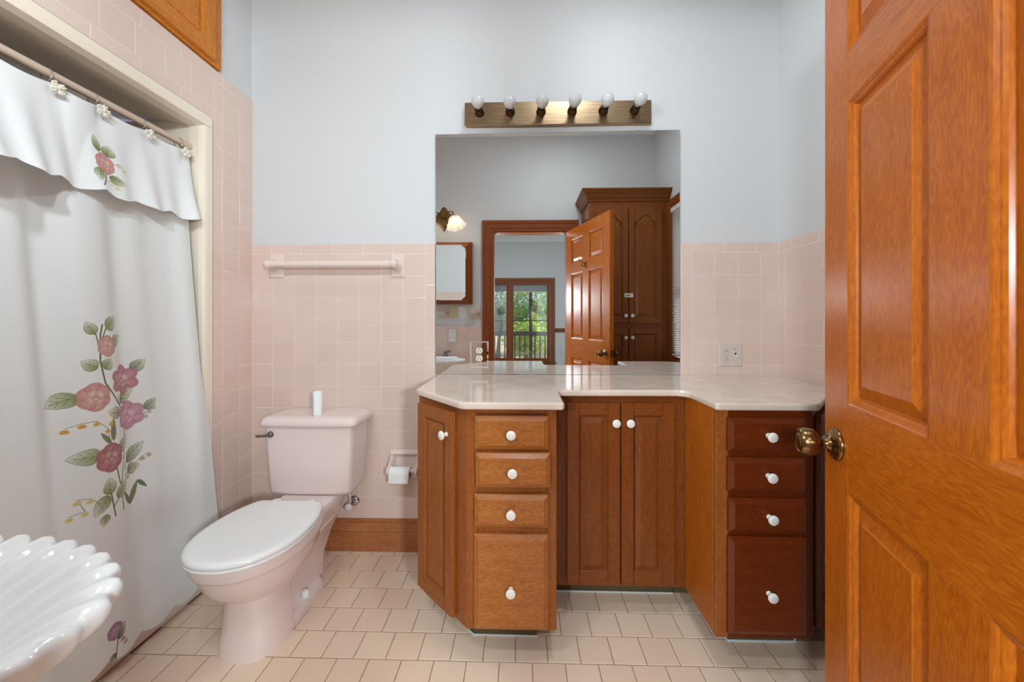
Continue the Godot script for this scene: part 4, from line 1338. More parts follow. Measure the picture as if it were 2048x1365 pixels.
	rebase(r, Vector3(0.955, 0, 0.30))

func make_mirror() -> void:
	var t := thing("wall_mirror", "large frameless wall mirror above the vanity counter", "mirror", Vector3(0.18, 0.8905, 0.0))
	var poly := [Vector2(-0.607, 0.0), Vector2(0.607, 0.0), Vector2(0.607, 1.216), Vector2(-0.610, 1.207)]
	var s := begin()
	sweep(s, poly, [Vector2(0, 0.006), Vector2(0, 0.0116)], Transform3D(), true, false, true)
	obj("edge", s, M.mirror_edge, t)
	s = begin()
	sweep(s, poly, [Vector2(0, 0.0116), Vector2(-0.0009, 0.012)], Transform3D(), true, true)
	obj("glass", s, M.mirror, t)
	# mirrored outlet plate on the glass
	var o := thing("mirror_outlet", "outlet with shiny mirror cover at lower left of the wall mirror", "outlet", Vector3(-0.209, 0.990, 0.0121))
	s = begin()
	slab(s, rect(-0.046, -0.067, 0.046, 0.067), [Vector2(0, 0), Vector2(0, 0.002), Vector2(-0.007, 0.006)])
	obj("plate", s, M.mirror, o)
	duplex(o, Transform3D(Basis(), Vector3(0, 0.001, 0.006)), M.receptacle_ivory)

func duplex(parent: Node, xf: Transform3D, m: Material) -> void:
	for sy in [-1, 1]:
		var s := begin()
		var poly := []
		for i in 24:
			var a := TAU * i / 24
			poly.append(Vector2(cos(a) * 0.0172, clampf(sin(a) * 0.0172, -0.0140, 0.0140) + sy * 0.0195))
		slab(s, poly, [Vector2(0, -0.002), Vector2(0, 0.0018), Vector2(-0.0008, 0.0025)], xf)
		var r := obj("receptacle", s, m, parent)
		s = begin()
		for q in [[-0.0063, 0.0012, 0.0046], [0.0063, 0.0012, 0.0038]]:
			box(s, Vector3(q[0] - q[1], sy * 0.0195 - 0.0035 - q[2], 0.0015), Vector3(q[0] + q[1], sy * 0.0195 - 0.0035 + q[2], 0.0029), 0, xf)
		lathe(s, [Vector2(0.0026, 0.0015), Vector2(0.0026, 0.0029)], 10, xf * Transform3D(LYING, Vector3(0, sy * 0.0195 + 0.0072, 0)))
		obj("slots", s, M.slot, r)

func wall_plate(parent: Node, xf: Transform3D, w: float, h: float, m: Material) -> void:
	var s := begin()
	slab(s, rect(-w / 2, -h / 2, w / 2, h / 2), [Vector2(0, 0), Vector2(0, 0.002), Vector2(-0.0015, 0.0045), Vector2(-0.005, 0.006)], xf)
	obj("plate", s, m, parent)

# ------------------------------------------------------------------ light bar over the mirror
func make_light_bar() -> void:
	var t := thing("vanity_light_bar", "brushed brass light bar with six unlit frosted bulbs above the mirror", "light fixture", Vector3(0.180, 2.188, 0.0))
	var s := begin()
	slab(s, rect(-0.460, -0.057, 0.460, 0.057), [Vector2(-0.004, 0.0), Vector2(-0.004, 0.022), Vector2(0, 0.024), Vector2(0, 0.030), Vector2(-0.002, 0.032)])
	obj("bar", s, M.brushed_brass, t)
	var lean := [[0.10, 0.04], [-0.02, 0.0], [0.0, 0.03], [0.10, 0.06], [0.08, 0.05], [0.14, 0.08]]
	for i in 6:
		var at := Vector3(-0.386 + i * 0.1525, 0.004, 0.032)
		s = begin()
		lathe(s, [Vector2(0.0235, 0.0), Vector2(0.0235, 0.003), Vector2(0.0195, 0.006), Vector2(0.0195, 0.040), Vector2(0.0175, 0.042)], 20, Transform3D(LYING, at))
		var socket := obj("socket", s, M.dark_brass, t)
		s = begin()
		var xf := Transform3D(Basis.from_euler(Vector3(-lean[i][0] * 0.8, lean[i][1] * 0.5, 0)) * LYING, at + Vector3(0, 0, 0.040))
		lathe(s, [Vector2(0.013, -0.004), Vector2(0.013, 0.010), Vector2(0.0145, 0.014)], 20, xf, true, false)
		obj("bulb_base", s, M.black, socket)
		s = begin()
		lathe(s, [Vector2(0.0135, 0.010), Vector2(0.0155, 0.018), Vector2(0.0205, 0.026), Vector2(0.0265, 0.036), Vector2(0.0295, 0.047), Vector2(0.0295, 0.056), Vector2(0.0265, 0.066), Vector2(0.0195, 0.074), Vector2(0.010, 0.0785), Vector2(0.0005, 0.080)], 24, xf, false, false)
		obj("bulb", s, M.bulb_glass, t, "unlit frosted bulb")

# ------------------------------------------------------------------ toilet
func egg(xc: float, zc: float, a: float, zf: float, zb: float, y: float, n := 48, p := 0.9, clip := -10.0) -> Array:
	var out := []
	for i in n:
		var t := TAU * i / n
		var c := cos(t)
		out.append(Vector3(xc + a * se(sin(t), p), y, maxf(zc + (zf if c > 0 else zb) * se(c, p), clip)))
	return out

func rrect(x0: float, x1: float, z0: float, z1: float, r: float, y: float, bow := 0.0) -> Array:
	var out := []
	for c in 4:
		var cx := (x1 - r) if c in [0, 3] else (x0 + r)
		var cz := (z1 - r) if c in [0, 1] else (z0 + r)
		for i in 7:
			var a := PI / 2 * (c + i / 6.0)
			var p := Vector3(cx + cos(a) * r, y, cz + sin(a) * r)
			if p.z > (z0 + z1) / 2: p.z += bow * (1.0 - pow((p.x - (x0 + x1) / 2) / ((x1 - x0) / 2), 2))
			out.append(p)
	# extra points along the front keep the bow smooth
	var full := []
	for i in out.size():
		full.append(out[i])
		if i == 6:
			for k in range(1, 6):
				var p: Vector3 = out[6].lerp(out[7], k / 6.0)
				p.z += bow * ((1.0 - pow((p.x - (x0 + x1) / 2) / ((x1 - x0) / 2), 2)) - (1.0 - pow((out[6].x - (x0 + x1) / 2) / ((x1 - x0) / 2), 2)))
				full.append(p)
	return full

func make_toilet() -> void:
	var X := 0.0
	var t := thing("toilet", "pale pink two-piece toilet with closed white seat lid", "toilet", Vector3(-0.966, 0, 0))
	var s := begin()
	# bowl and rim
	loft(s, [egg(X, 0.50, 0.118, 0.140, 0.20, 0.205), egg(X, 0.50, 0.128, 0.160, 0.22, 0.222), egg(X, 0.50, 0.146, 0.188, 0.235, 0.250), egg(X, 0.50, 0.160, 0.208, 0.24, 0.285), egg(X, 0.50, 0.168, 0.220, 0.24, 0.318), egg(X, 0.50, 0.1695, 0.222, 0.24, 0.326), egg(X, 0.50, 0.178, 0.232, 0.24, 0.331), egg(X, 0.50, 0.1815, 0.237, 0.24, 0.340), egg(X, 0.50, 0.1815, 0.237, 0.24, 0.366), egg(X, 0.50, 0.178, 0.233, 0.238, 0.374)], true, true)
	# shelf under the tank
	loft(s, [rrect(-0.085, 0.085, 0.06, 0.36, 0.05, 0.22), rrect(-0.105, 0.105, 0.05, 0.36, 0.05, 0.29), rrect(-0.118, 0.118, 0.04, 0.36, 0.05, 0.325), rrect(-0.122, 0.122, 0.035, 0.36, 0.05, 0.358), rrect(-0.116, 0.116, 0.04, 0.35, 0.045, 0.363)], true, true)
	obj("bowl", s, M.pink_china, t)
	s = begin()
	# pedestal front, trapway, foot
	loft(s, [egg(X, 0.49, 0.112, 0.148, 0.022, 0.0, 48, 0.72), egg(X, 0.49, 0.111, 0.147, 0.022, 0.015, 48, 0.72), egg(X, 0.49, 0.101, 0.138, 0.024, 0.09, 48, 0.72), egg(X, 0.49, 0.094, 0.135, 0.028, 0.16, 48, 0.74), egg(X, 0.49, 0.094, 0.136, 0.04, 0.205, 48, 0.8), egg(X, 0.49, 0.104, 0.140, 0.10, 0.235, 48, 0.9)], true, true)
	loft(s, [rrect(-0.070, 0.070, 0.16, 0.55, 0.06, 0.02), rrect(-0.066, 0.066, 0.15, 0.55, 0.06, 0.10), rrect(-0.075, 0.075, 0.10, 0.55, 0.06, 0.18), rrect(-0.10, 0.10, 0.07, 0.55, 0.06, 0.25)], true, true)
	obj("pedestal", s, M.pink_china, t)
	s = begin()
	loft(s, [rrect(-0.107, 0.107, 0.235, 0.56, 0.055, 0.0), rrect(-0.107, 0.107, 0.235, 0.56, 0.055, 0.024), rrect(-0.103, 0.103, 0.240, 0.56, 0.052, 0.031), rrect(-0.094, 0.094, 0.250, 0.56, 0.045, 0.034)], true, true)
	obj("foot", s, M.pink_china, t)
	for sx in [-1, 1]:
		s = begin()
		lathe(s, [Vector2(0.0155, 0.0), Vector2(0.0160, 0.008), Vector2(0.0135, 0.020), Vector2(0.008, 0.026), Vector2(0.0005, 0.0275)], 20, Transform3D(Basis(), Vector3(sx * 0.086, 0.033, 0.372)), true, false)
		obj("bolt_cap", s, M.seat_white, t, "white plastic bolt cap")
	# tank and lid
	s = begin()
	var tk := []
	for r in [[0.366, 0.178, 0.040, 0.192, 0.026], [0.372, 0.187, 0.034, 0.202, 0.030], [0.385, 0.1905, 0.032, 0.206, 0.030], [0.52, 0.198, 0.030, 0.210, 0.028], [0.680, 0.207, 0.028, 0.213, 0.028]]:
		tk.append(rrect(-r[1], r[1], r[2], r[3], r[4], r[0], 0.006))
	loft(s, tk, true, true)
	var tank := obj("tank", s, M.pink_china, t)
	s = begin()
	var lid := []
	for r in [[0.681, 0.209, 0.024, 0.214, 0.024], [0.6815, 0.222, 0.014, 0.224, 0.030], [0.690, 0.2245, 0.012, 0.228, 0.032], [0.704, 0.221, 0.014, 0.226, 0.032], [0.715, 0.214, 0.018, 0.220, 0.032], [0.7205, 0.204, 0.024, 0.211, 0.030], [0.7225, 0.18, 0.04, 0.19, 0.028]]:
		lid.append(rrect(-r[1], r[1], r[2], r[3], r[4], r[0], 0.008))
	loft(s, lid, true, true)
	obj("tank_lid", s, M.pink_china, t)
	s = begin()
	lathe(s, [Vector2(0.0135, 0), Vector2(0.0145, 0.004), Vector2(0.0125, 0.010), Vector2(0.006, 0.0145), Vector2(0.0005, 0.0155)], 20, Transform3D(LYING, Vector3(-0.168, 0.645, 0.2125)), true, false)
	tube(s, arc_pts(Vector3(-0.168, 0.645, 0.222), Vector3(-0.195, 0.640, 0.240), Vector3(-0.222, 0.642, 0.234), 8), 0.005, 10, [0.0075, 0.0065, 0.006, 0.0055, 0.005, 0.005, 0.0055, 0.006, 0.004])
	obj("flush_lever", s, M.nickel, tank, "tarnished metal flush lever")
	# seat ring and lid
	s = begin()
	loft(s, [egg(X, 0.53, 0.183, 0.219, 0.255, 0.3755, 56, 0.92, 0.335), egg(X, 0.53, 0.187, 0.223, 0.26, 0.379, 56, 0.92, 0.333), egg(X, 0.53, 0.187, 0.223, 0.26, 0.386, 56, 0.92, 0.333), egg(X, 0.53, 0.184, 0.220, 0.26, 0.3885, 56, 0.92, 0.334)], true, true)
	obj("seat", s, M.seat_white, t)
	s = begin()
	var lids := []
	for r in [[0.389, 0.184, 0.0], [0.3905, 0.187, 0.0], [0.397, 0.188, 0.0], [0.4025, 0.186, 0.0], [0.407, 0.181, 0.0], [0.4092, 0.172, 0.0], [0.4096, 0.160, 0.0], [0.4090, 0.120, 0.0], [0.4085, 0.05, 0.0]]:
		var k: float = r[1] / 0.187
		lids.append(egg(X, 0.53, r[1], 0.223 - (0.187 - r[1]) * 1.0, 0.26 * k, r[0], 56, 0.92, 0.335 + (0.187 - r[1]) * 0.6))
	loft(s, lids, true, true)
	obj("seat_lid", s, M.seat_white, t, "closed white elongated seat lid")
	for sx in [-1, 1]:
		s = begin()
		loft(s, [rrect(sx * 0.075 - 0.02, sx * 0.075 + 0.02, 0.295, 0.345, 0.012, 0.362), rrect(sx * 0.075 - 0.02, sx * 0.075 + 0.02, 0.295, 0.345, 0.012, 0.390), rrect(sx * 0.075 - 0.016, sx * 0.075 + 0.016, 0.300, 0.342, 0.012, 0.396)], true, true)
		obj("seat_hinge", s, M.seat_white, t)
	# supply valve and hose under the tank
	var v := thing("water_valve", "small white water shutoff valve on the wall under the toilet tank", "valve", Vector3(-0.842, 0.250, TZ))
	s = begin()
	lathe(s, [Vector2(0.026, 0.0005), Vector2(0.024, 0.006), Vector2(0.012, 0.010)], 20, Transform3D(LYING, Vector3.ZERO))
	obj("escutcheon", s, M.chrome, v)
	s = begin()
	lathe(s, [Vector2(0.008, 0.008), Vector2(0.008, 0.045), Vector2(0.011, 0.046), Vector2(0.011, 0.058)], 14, Transform3D(LYING, Vector3.ZERO))
	obj("body", s, M.chrome, v)
	s = begin()
	lathe(s, [Vector2(0.006, 0.058), Vector2(0.017, 0.062), Vector2(0.019, 0.068), Vector2(0.017, 0.075), Vector2(0.006, 0.078)], 8, Transform3D(LYING, Vector3.ZERO))
	obj("handle", s, M.valve_white, v)
	s = begin()
	tube(s, arc_pts(Vector3(0, 0.011, 0.050), Vector3(0.01, 0.06, 0.055), Vector3(-0.03, 0.10, 0.058), 8), 0.005, 8)
	obj("hose", s, M.valve_white, v)
	# cardboard tube on the tank lid
	var c := thing("paper_tube", "empty white toilet paper tube standing on the tank lid", "cardboard tube", Vector3(-0.946, 0.7228, 0.166))
	s = begin()
	loft(s, [circle(0.0195, 0.0, 24), circle(0.0195, 0.107, 24), circle(0.0185, 0.107, 24), circle(0.0185, 0.0, 24)], false, false)
	obj("tube", s, M.paper, c)
	s = begin()
	var flap := []
	for k in 2:
		var ring := []
		for i in 8: ring.append(Vector3(sin(-1.9 + i * 0.2) * (0.0203 + 0.0006 * i), 0.002 + k * 0.104, cos(-1.9 + i * 0.2) * (0.0203 + 0.0006 * i)))
		flap.append(ring)
	loft(s, flap, false, false, false)
	obj("loose_sheet", s, M.paper, c)

# ------------------------------------------------------------------ fittings on the tiled walls
func make_wall_fittings() -> void:
	# ceramic towel bar
	var t := thing("towel_bar", "pale pink ceramic towel bar on the tiled wall above the toilet", "towel bar", Vector3(-0.93, 1.437, TZ))
	for sx in [-1, 1]:
		var x: float = sx * 0.310
		var s := begin()
		slab(s, rect(x - 0.037, -0.059, x + 0.037, 0.059), [Vector2(0, 0.0), Vector2(0, 0.004), Vector2(-0.004, 0.009), Vector2(-0.012, 0.011)])
		var b := obj("bracket", s, M.towel_china, t)
		s = begin()
		loft(s, [ring_z(Vector3(x, 0, 0.009), 0.030, 0.034), ring_z(Vector3(x, 0, 0.024), 0.019, 0.024), ring_z(Vector3(x, 0, 0.044), 0.0165, 0.019), ring_z(Vector3(x, 0, 0.062), 0.019, 0.0195), ring_z(Vector3(x, 0, 0.076), 0.0195, 0.020), ring_z(Vector3(x, 0, 0.086), 0.015, 0.0155), ring_z(Vector3(x, 0, 0.090), 0.005, 0.005)], false, true)
		obj("arm", s, M.towel_china, b)
	var s := begin()
	lathe(s, [Vector2(0.0165, -0.295), Vector2(0.0165, 0.295)], 20, Transform3D(Basis(Vector3(0, 1, 0), Vector3(1, 0, 0), Vector3(0, 0, -1)), Vector3(0, 0, 0.066)))
	obj("rod", s, M.towel_china, t)
	# toilet paper holder
	var h := thing("paper_holder", "pale pink ceramic toilet paper holder on the wall beside the vanity", "toilet paper holder", Vector3(-0.577, 0.442, TZ))
	s = begin()
	sweep(s, rect(-0.058, -0.048, 0.058, 0.048), [Vector2(0.022, 0.0), Vector2(0.022, 0.010), Vector2(0.017, 0.020), Vector2(0.006, 0.024), Vector2(0, 0.018), Vector2(-0.005, 0.0012)], Transform3D(), true, true)
	obj("frame", s, M.towel_china, h)
	for sx in [-1, 1]:
		s = begin()
		loft(s, [ring_z(Vector3(sx * 0.070, 0.0, 0.012), 0.011, 0.052), ring_z(Vector3(sx * 0.070, -0.008, 0.035), 0.011, 0.036), ring_z(Vector3(sx * 0.069, -0.014, 0.060), 0.011, 0.024), ring_z(Vector3(sx * 0.069, -0.015, 0.078), 0.010, 0.018), ring_z(Vector3(sx * 0.069, -0.015, 0.085), 0.004, 0.007)], false, true)
		obj("arm", s, M.towel_china, h)
	s = begin()
	var xax := Basis(Vector3(0, 1, 0), Vector3(1, 0, 0), Vector3(0, 0, -1))
	lathe(s, [Vector2(0.005, -0.062), Vector2(0.010, -0.055), Vector2(0.010, 0.055), Vector2(0.005, 0.062)], 16, Transform3D(xax, Vector3(0, -0.014, 0.060)))
	obj("roller", s, M.towel_china, h)
	var r := thing("toilet_paper_roll", "thin roll of white toilet paper hanging on the ceramic holder", "toilet paper", Vector3(-0.588, 0.4165, TZ + 0.060))
	s = begin()
	loft(s, [circle(0.0195, -0.048, 28, Transform3D(xax, Vector3.ZERO)), circle(0.030, -0.048, 28, Transform3D(xax, Vector3.ZERO)), circle(0.030, 0.048, 28, Transform3D(xax, Vector3.ZERO)), circle(0.0195, 0.048, 28, Transform3D(xax, Vector3.ZERO)), circle(0.0195, -0.048, 28, Transform3D(xax, Vector3.ZERO))], false, false, true, -1)
	obj("roll", s, M.paper, r)
	s = begin()
	var sheet := []
	for i in 14:
		var a := i * 0.16
		var p := Vector3(0, cos(a) * 0.0306, sin(a) * 0.0306) if i < 10 else Vector3(0, cos(1.44) * 0.0306 - (i - 9) * 0.0105, sin(1.44) * 0.0306 + (i - 9) * 0.0003)
		sheet.append([p + Vector3(-0.0485, 0, 0), p + Vector3(0.0485 - maxi(0, i - 9) * 0.0012, -maxi(0, i - 12) * 0.002, 0)])
	loft(s, sheet, false, false, false)
	obj("hanging_sheet", s, M.paper, r)
	s = begin()
	lathe(s, [Vector2(0.019, -0.0482), Vector2(0.019, 0.0482)], 20, Transform3D(xax, Vector3.ZERO), false, false)
	obj("core", s, M.card, r)
	# outlet and switch plate right of the mirror
	var o := thing("outlet_switch_plate", "beige wall plate with outlet and toggle switch right of the mirror", "outlet", Vector3(1.032, 0.991, TZ))
	wall_plate(o, Transform3D(), 0.114, 0.114, M.plate_cream)
	s = begin()
	slab(s, rect(-0.0405, -0.033, -0.0055, 0.033), [Vector2(0, 0.004), Vector2(0, 0.0072), Vector2(-0.0006, 0.0078)])
	var g := obj("gfci_receptacle", s, M.plate_cream, o)
	s = begin()
	for sy in [-1.0, 1.0]:
		var cy: float = 0.0215 * sy + (0.0 if sy < 0 else -0.002)
		for q in [-0.0062, 0.0062]: box(s, Vector3(-0.023 + q - 0.001, cy - 0.006, 0.007), Vector3(-0.023 + q + 0.001, cy + 0.002, 0.00805), 0)
		lathe(s, [Vector2(0.0026, 0.007), Vector2(0.0026, 0.00805)], 10, Transform3D(LYING, Vector3(-0.023, cy + 0.0085, 0)))
	box(s, Vector3(-0.0385, 0.0045, 0.007), Vector3(-0.036, 0.008, 0.00805), 0)
	obj("slots", s, M.slot, g)
	for y in [0.006, -0.003]: box_obj("test_button", Vector3(-0.030, y - 0.0035, 0.007), Vector3(-0.016, y + 0.0035, 0.0089), M.plate_cream, g, 0.0006)
	s = begin()
	box(s, Vector3(0.0190, -0.009, 0.004), Vector3(0.0270, 0.011, 0.0064), 0.0004)
	var sw := obj("switch_well", s, M.slot, o)
	s = begin()
	box(s, Vector3(-0.0034, -0.005, 0), Vector3(0.0034, 0.005, 0.014), 0.001, Transform3D(Basis.from_euler(Vector3(0.5, 0, 0)), Vector3(0.023, -0.002, 0.005)))
	obj("toggle", s, M.plate_white, sw)
	for q in [[-0.023, 0.048], [-0.023, -0.048], [0.023, -0.030], [0.023, 0.030]]:
		s = begin()
		lathe(s, [Vector2(0.0028, 0.005), Vector2(0.0026, 0.0068)], 10, Transform3D(LYING, Vector3(q[0], q[1], 0)))
		obj("screw", s, M.slot if q[1] == 0.030 else M.plate_cream, o)

func ring_z(c: Vector3, rx: float, ry: float, n := 20) -> Array:
	var out := []
	for i in n:
		var a := TAU * i / n
		out.append(c + Vector3(cos(a) * rx, sin(a) * ry, 0))
	return out

# ------------------------------------------------------------------ pedestal sink in the lower left corner
func make_sink() -> void:
	var t := thing("pedestal_sink", "white scallop-shell pedestal sink in the lower left corner", "sink", Vector3(-0.826, 0.0, WZ - 0.014))
	# local z is negative towards the back wall of the room; fan centre of the ribs
	var fc := Vector2(0.0, -0.125)
	var ec := Vector2(0.0, -0.258)
	var ea := 0.315
	var eb := 0.176
	var N := 312
	var rim := []
	var length := 0.0
	var run := [0.0]
	for i in N + 1:
		var phi := TAU * i / N
		var d := Vector2(sin(phi), -cos(phi))
		var o := fc - ec
		var A := d.x * d.x / (ea * ea) + d.y * d.y / (eb * eb)
		var B := 2.0 * (o.x * d.x / (ea * ea) + o.y * d.y / (eb * eb))
		var C := o.x * o.x / (ea * ea) + o.y * o.y / (eb * eb) - 1.0
		var q := (-B + sqrt(B * B - 4 * A * C)) / (2 * A)
		rim.append(fc + d * q)
		if i > 0:
			length += rim[i].distance_to(rim[i - 1])
			run.append(length)
	var ribs := roundi(length / 0.0465)
	var rings := []
	# radial share, drop of the floor below the rim, rib height, outward shift
	var prof := [[0.03, 0.136, 0.0, 0.0], [0.15, 0.134, 0.0008, 0.0], [0.32, 0.122, 0.0018, 0.0], [0.48, 0.098, 0.003, 0.0], [0.62, 0.068, 0.004, 0.0], [0.74, 0.041, 0.005, 0.0], [0.83, 0.022, 0.0055, 0.0], [0.90, 0.010, 0.0055, 0.001], [0.945, 0.004, 0.0055, 0.002], [0.98, 0.0015, 0.005, 0.0035], [1.0, 0.004, 0.0045, 0.0050], [1.01, 0.010, 0.0035, 0.0055], [1.01, 0.018, 0.003, 0.0055], [1.0, 0.027, 0.002, 0.0045], [0.97, 0.036, 0.001, 0.003], [0.87, 0.064, 0.001, 0.001], [0.70, 0.110, 0.0005, 0.0], [0.48, 0.165, 0.0, 0.0], [0.34, 0.20, 0.0, 0.0]]
	for p in prof:
		var ring := []
		for i in N:
			var back := smoothstep(-0.275, -0.195, rim[i].y)
			var w := cos(TAU * ribs * run[i] / length)
			var crisp := 0.6 * smoothstep(0.95, 1.0, p[0])
			var bump: float = lerpf(-w, absf(sin(PI * ribs * run[i] / length)) * 2.0 - 1.0, crisp)
			var at: Vector2 = fc.lerp(rim[i], p[0])
			var dir: Vector2 = (rim[i] - fc).normalized()
			at += dir * (p[3] * bump * (1.0 - back) + (0.004 if p[0] > 0.95 else 0.0))
			var y: float = 0.815 - p[1] + p[2] * bump * (1.0 - back)
			ring.append(Vector3(at.x, y + w * 0.0, at.y))
		rings.append(ring)
	var s := begin()
	loft(s, rings, true, true)
	obj("basin", s, M.white_china, t)
	s = begin()
	loft(s, [rrect(-0.215, 0.215, -0.135, 0.0, 0.03, 0.765), rrect(-0.222, 0.222, -0.14, 0.0, 0.032, 0.785), rrect(-0.224, 0.224, -0.14, 0.0, 0.032, 0.812), rrect(-0.217, 0.217, -0.132, -0.004, 0.03, 0.820), rrect(-0.20, 0.20, -0.115, -0.015, 0.03, 0.821)], true, true)
	obj("faucet_deck", s, M.white_china, t)
	s = begin()
	var ped := []
	for r in [[0.0, 0.115, 0.09], [0.02, 0.115, 0.09], [0.06, 0.09, 0.075], [0.16, 0.072, 0.062], [0.45, 0.070, 0.06], [0.58, 0.085, 0.075], [0.66, 0.125, 0.10]]:
		var ring := []
		for i in 36:
			var a := TAU * i / 36
			ring.append(Vector3(sin(a) * r[1] * (1.0 + 0.03 * cos(a * 12)), r[0], -0.19 + cos(a) * r[2] * (1.0 + 0.03 * cos(a * 12))))
		ped.append(ring)
	loft(s, ped, true, true)
	obj("pedestal", s, M.white_china, t)
	s = begin()
	lathe(s, [Vector2(0.022, 0.0), Vector2(0.021, 0.003), Vector2(0.012, 0.004), Vector2(0.0005, 0.002)], 20, Transform3D(Basis(), Vector3(0.0, 0.680, -0.155)), true, false)
	obj("drain", s, M.chrome, t)
	for sx in [-1, 1]:
		s = begin()
		lathe(s, [Vector2(0.026, 0.820), Vector2(0.025, 0.828), Vector2(0.016, 0.836), Vector2(0.013, 0.852), Vector2(0.015, 0.858), Vector2(0.012, 0.868), Vector2(0.0005, 0.872)], 20, Transform3D(Basis(), Vector3(sx * 0.105, 0, -0.055)), true, false)
		tube(s, [Vector3(sx * 0.100, 0.862, -0.055), Vector3(sx * 0.155, 0.868, -0.075)], 0.006, 10, [0.007, 0.0085])
		obj("faucet_handle", s, M.nickel, t)
	s = begin()
	lathe(s, [Vector2(0.024, 0.820), Vector2(0.023, 0.828), Vector2(0.014, 0.838), Vector2(0.013, 0.862)], 20, Transform3D(Basis(), Vector3(0, 0, -0.055)))
	tube(s, arc_pts(Vector3(0, 0.855, -0.055), Vector3(0, 0.925, -0.10), Vector3(0, 0.865, -0.165), 10), 0.010, 12)
	obj("spout", s, M.nickel, t)
	s = begin()
	tube(s, [Vector3(0, 0.86, -0.035), Vector3(0, 0.905, -0.035)], 0.003, 8)
	lathe(s, [Vector2(0.0005, 0.902), Vector2(0.006, 0.906), Vector2(0.006, 0.912), Vector2(0.0005, 0.916)], 12, Transform3D(Basis(), Vector3(0, 0, -0.035)), false, false)
	obj("lift_rod", s, M.nickel, t)

# ------------------------------------------------------------------ lit sconce on the doorway wall
func make_sconce() -> void:
	var t := thing("wall_sconce", "lit brass wall sconce with two glass bell shades above the medicine cabinet", "sconce", Vector3(-0.747, 2.145, WZ))
	var f := Transform3D(FRONTWALL, Vector3.ZERO)
	var poly := []
	var key := [[0, -0.125], [0.020, -0.092], [0.040, -0.066], [0.074, -0.036], [0.080, -0.012], [0.072, 0.0], [0.080, 0.014], [0.074, 0.038], [0.040, 0.070], [0.024, 0.100], [0, 0.120], [-0.024, 0.100], [-0.040, 0.070], [-0.074, 0.038], [-0.080, 0.014], [-0.072, 0.0], [-0.080, -0.012], [-0.074, -0.036], [-0.040, -0.066], [-0.020, -0.092]]
	for k in key: poly.append(Vector2(k[0], k[1]))
	var s := begin()
	slab(s, poly, [Vector2(0, 0.0005), Vector2(0, 0.006), Vector2(-0.005, 0.012), Vector2(-0.010, 0.013), Vector2(-0.014, 0.018)], f)
	obj("back_plate", s, M.brass, t, "antique brass diamond-shaped back plate")
	for sx in [-1, 1]:
		s = begin()
		var pts := [Vector3(sx * 0.012, -0.010, -0.014), Vector3(sx * 0.016, 0.010, -0.045), Vector3(sx * 0.030, 0.030, -0.085), Vector3(sx * 0.060, 0.036, -0.120), Vector3(sx * 0.090, 0.034, -0.142), Vector3(sx * 0.108, 0.026, -0.150), Vector3(sx * 0.114, 0.006, -0.152)]
		tube(s, pts, 0.006, 10)
		var arm := obj("arm", s, M.brass, t)
		var c := Vector3(sx * 0.115, 0.004, -0.152)
		var tilt := Transform3D(Basis(Vector3(0, 0, 1), sx * 0.30) * Basis(Vector3(1, 0, 0), 0.22), c)
		s = begin()
		lathe(s, [Vector2(0.010, 0.0), Vector2(0.018, -0.010), Vector2(0.028, -0.020), Vector2(0.030, -0.026)], 24, tilt)
		obj("shade_holder", s, M.dark_brass, arm)
		s = begin()
		var shade := []
		for p in [[0.029, -0.022], [0.040, -0.030], [0.054, -0.048], [0.063, -0.070], [0.069, -0.092], [0.078, -0.112], [0.092, -0.128]]:
			var ring := []
			for i in 48:
				var a := TAU * i / 48
				var k := smoothstep(-0.08, -0.128, p[1])
				ring.append(tilt * Vector3(sin(a) * p[0] * (1 + 0.05 * k * cos(8 * a)), p[1] + 0.006 * k * cos(8 * a), cos(a) * p[0] * (1 + 0.05 * k * cos(8 * a))))
			shade.append(ring)
		loft(s, shade, false, false)
		obj("glass_shade", s, M.shade_glass, t, "ribbed clear glass bell shade")
		s = begin()
		lathe(s, [Vector2(0.012, -0.028), Vector2(0.016, -0.040), Vector2(0.027, -0.058), Vector2(0.030, -0.072), Vector2(0.026, -0.086), Vector2(0.014, -0.096), Vector2(0.0005, -0.099)], 20, tilt, true, false)
		obj("bulb", s, M.lit_bulb, t, "glowing bulb")
		var l := SpotLight3D.new()      # just in front of the glowing bulb, shining into the room
		l.name = "bulb_light"
		l.position = tilt * Vector3(0, -0.075, 0) + Vector3(0, 0, -0.035)
		l.rotation_degrees = Vector3(-34, 0, 0)
		l.spot_range = 12.0
		l.spot_angle = 84.0
		l.spot_angle_attenuation = 0.35
		room_lamp(l, t, SCONCE_BULB, LAMP_WHITE, 0.03)

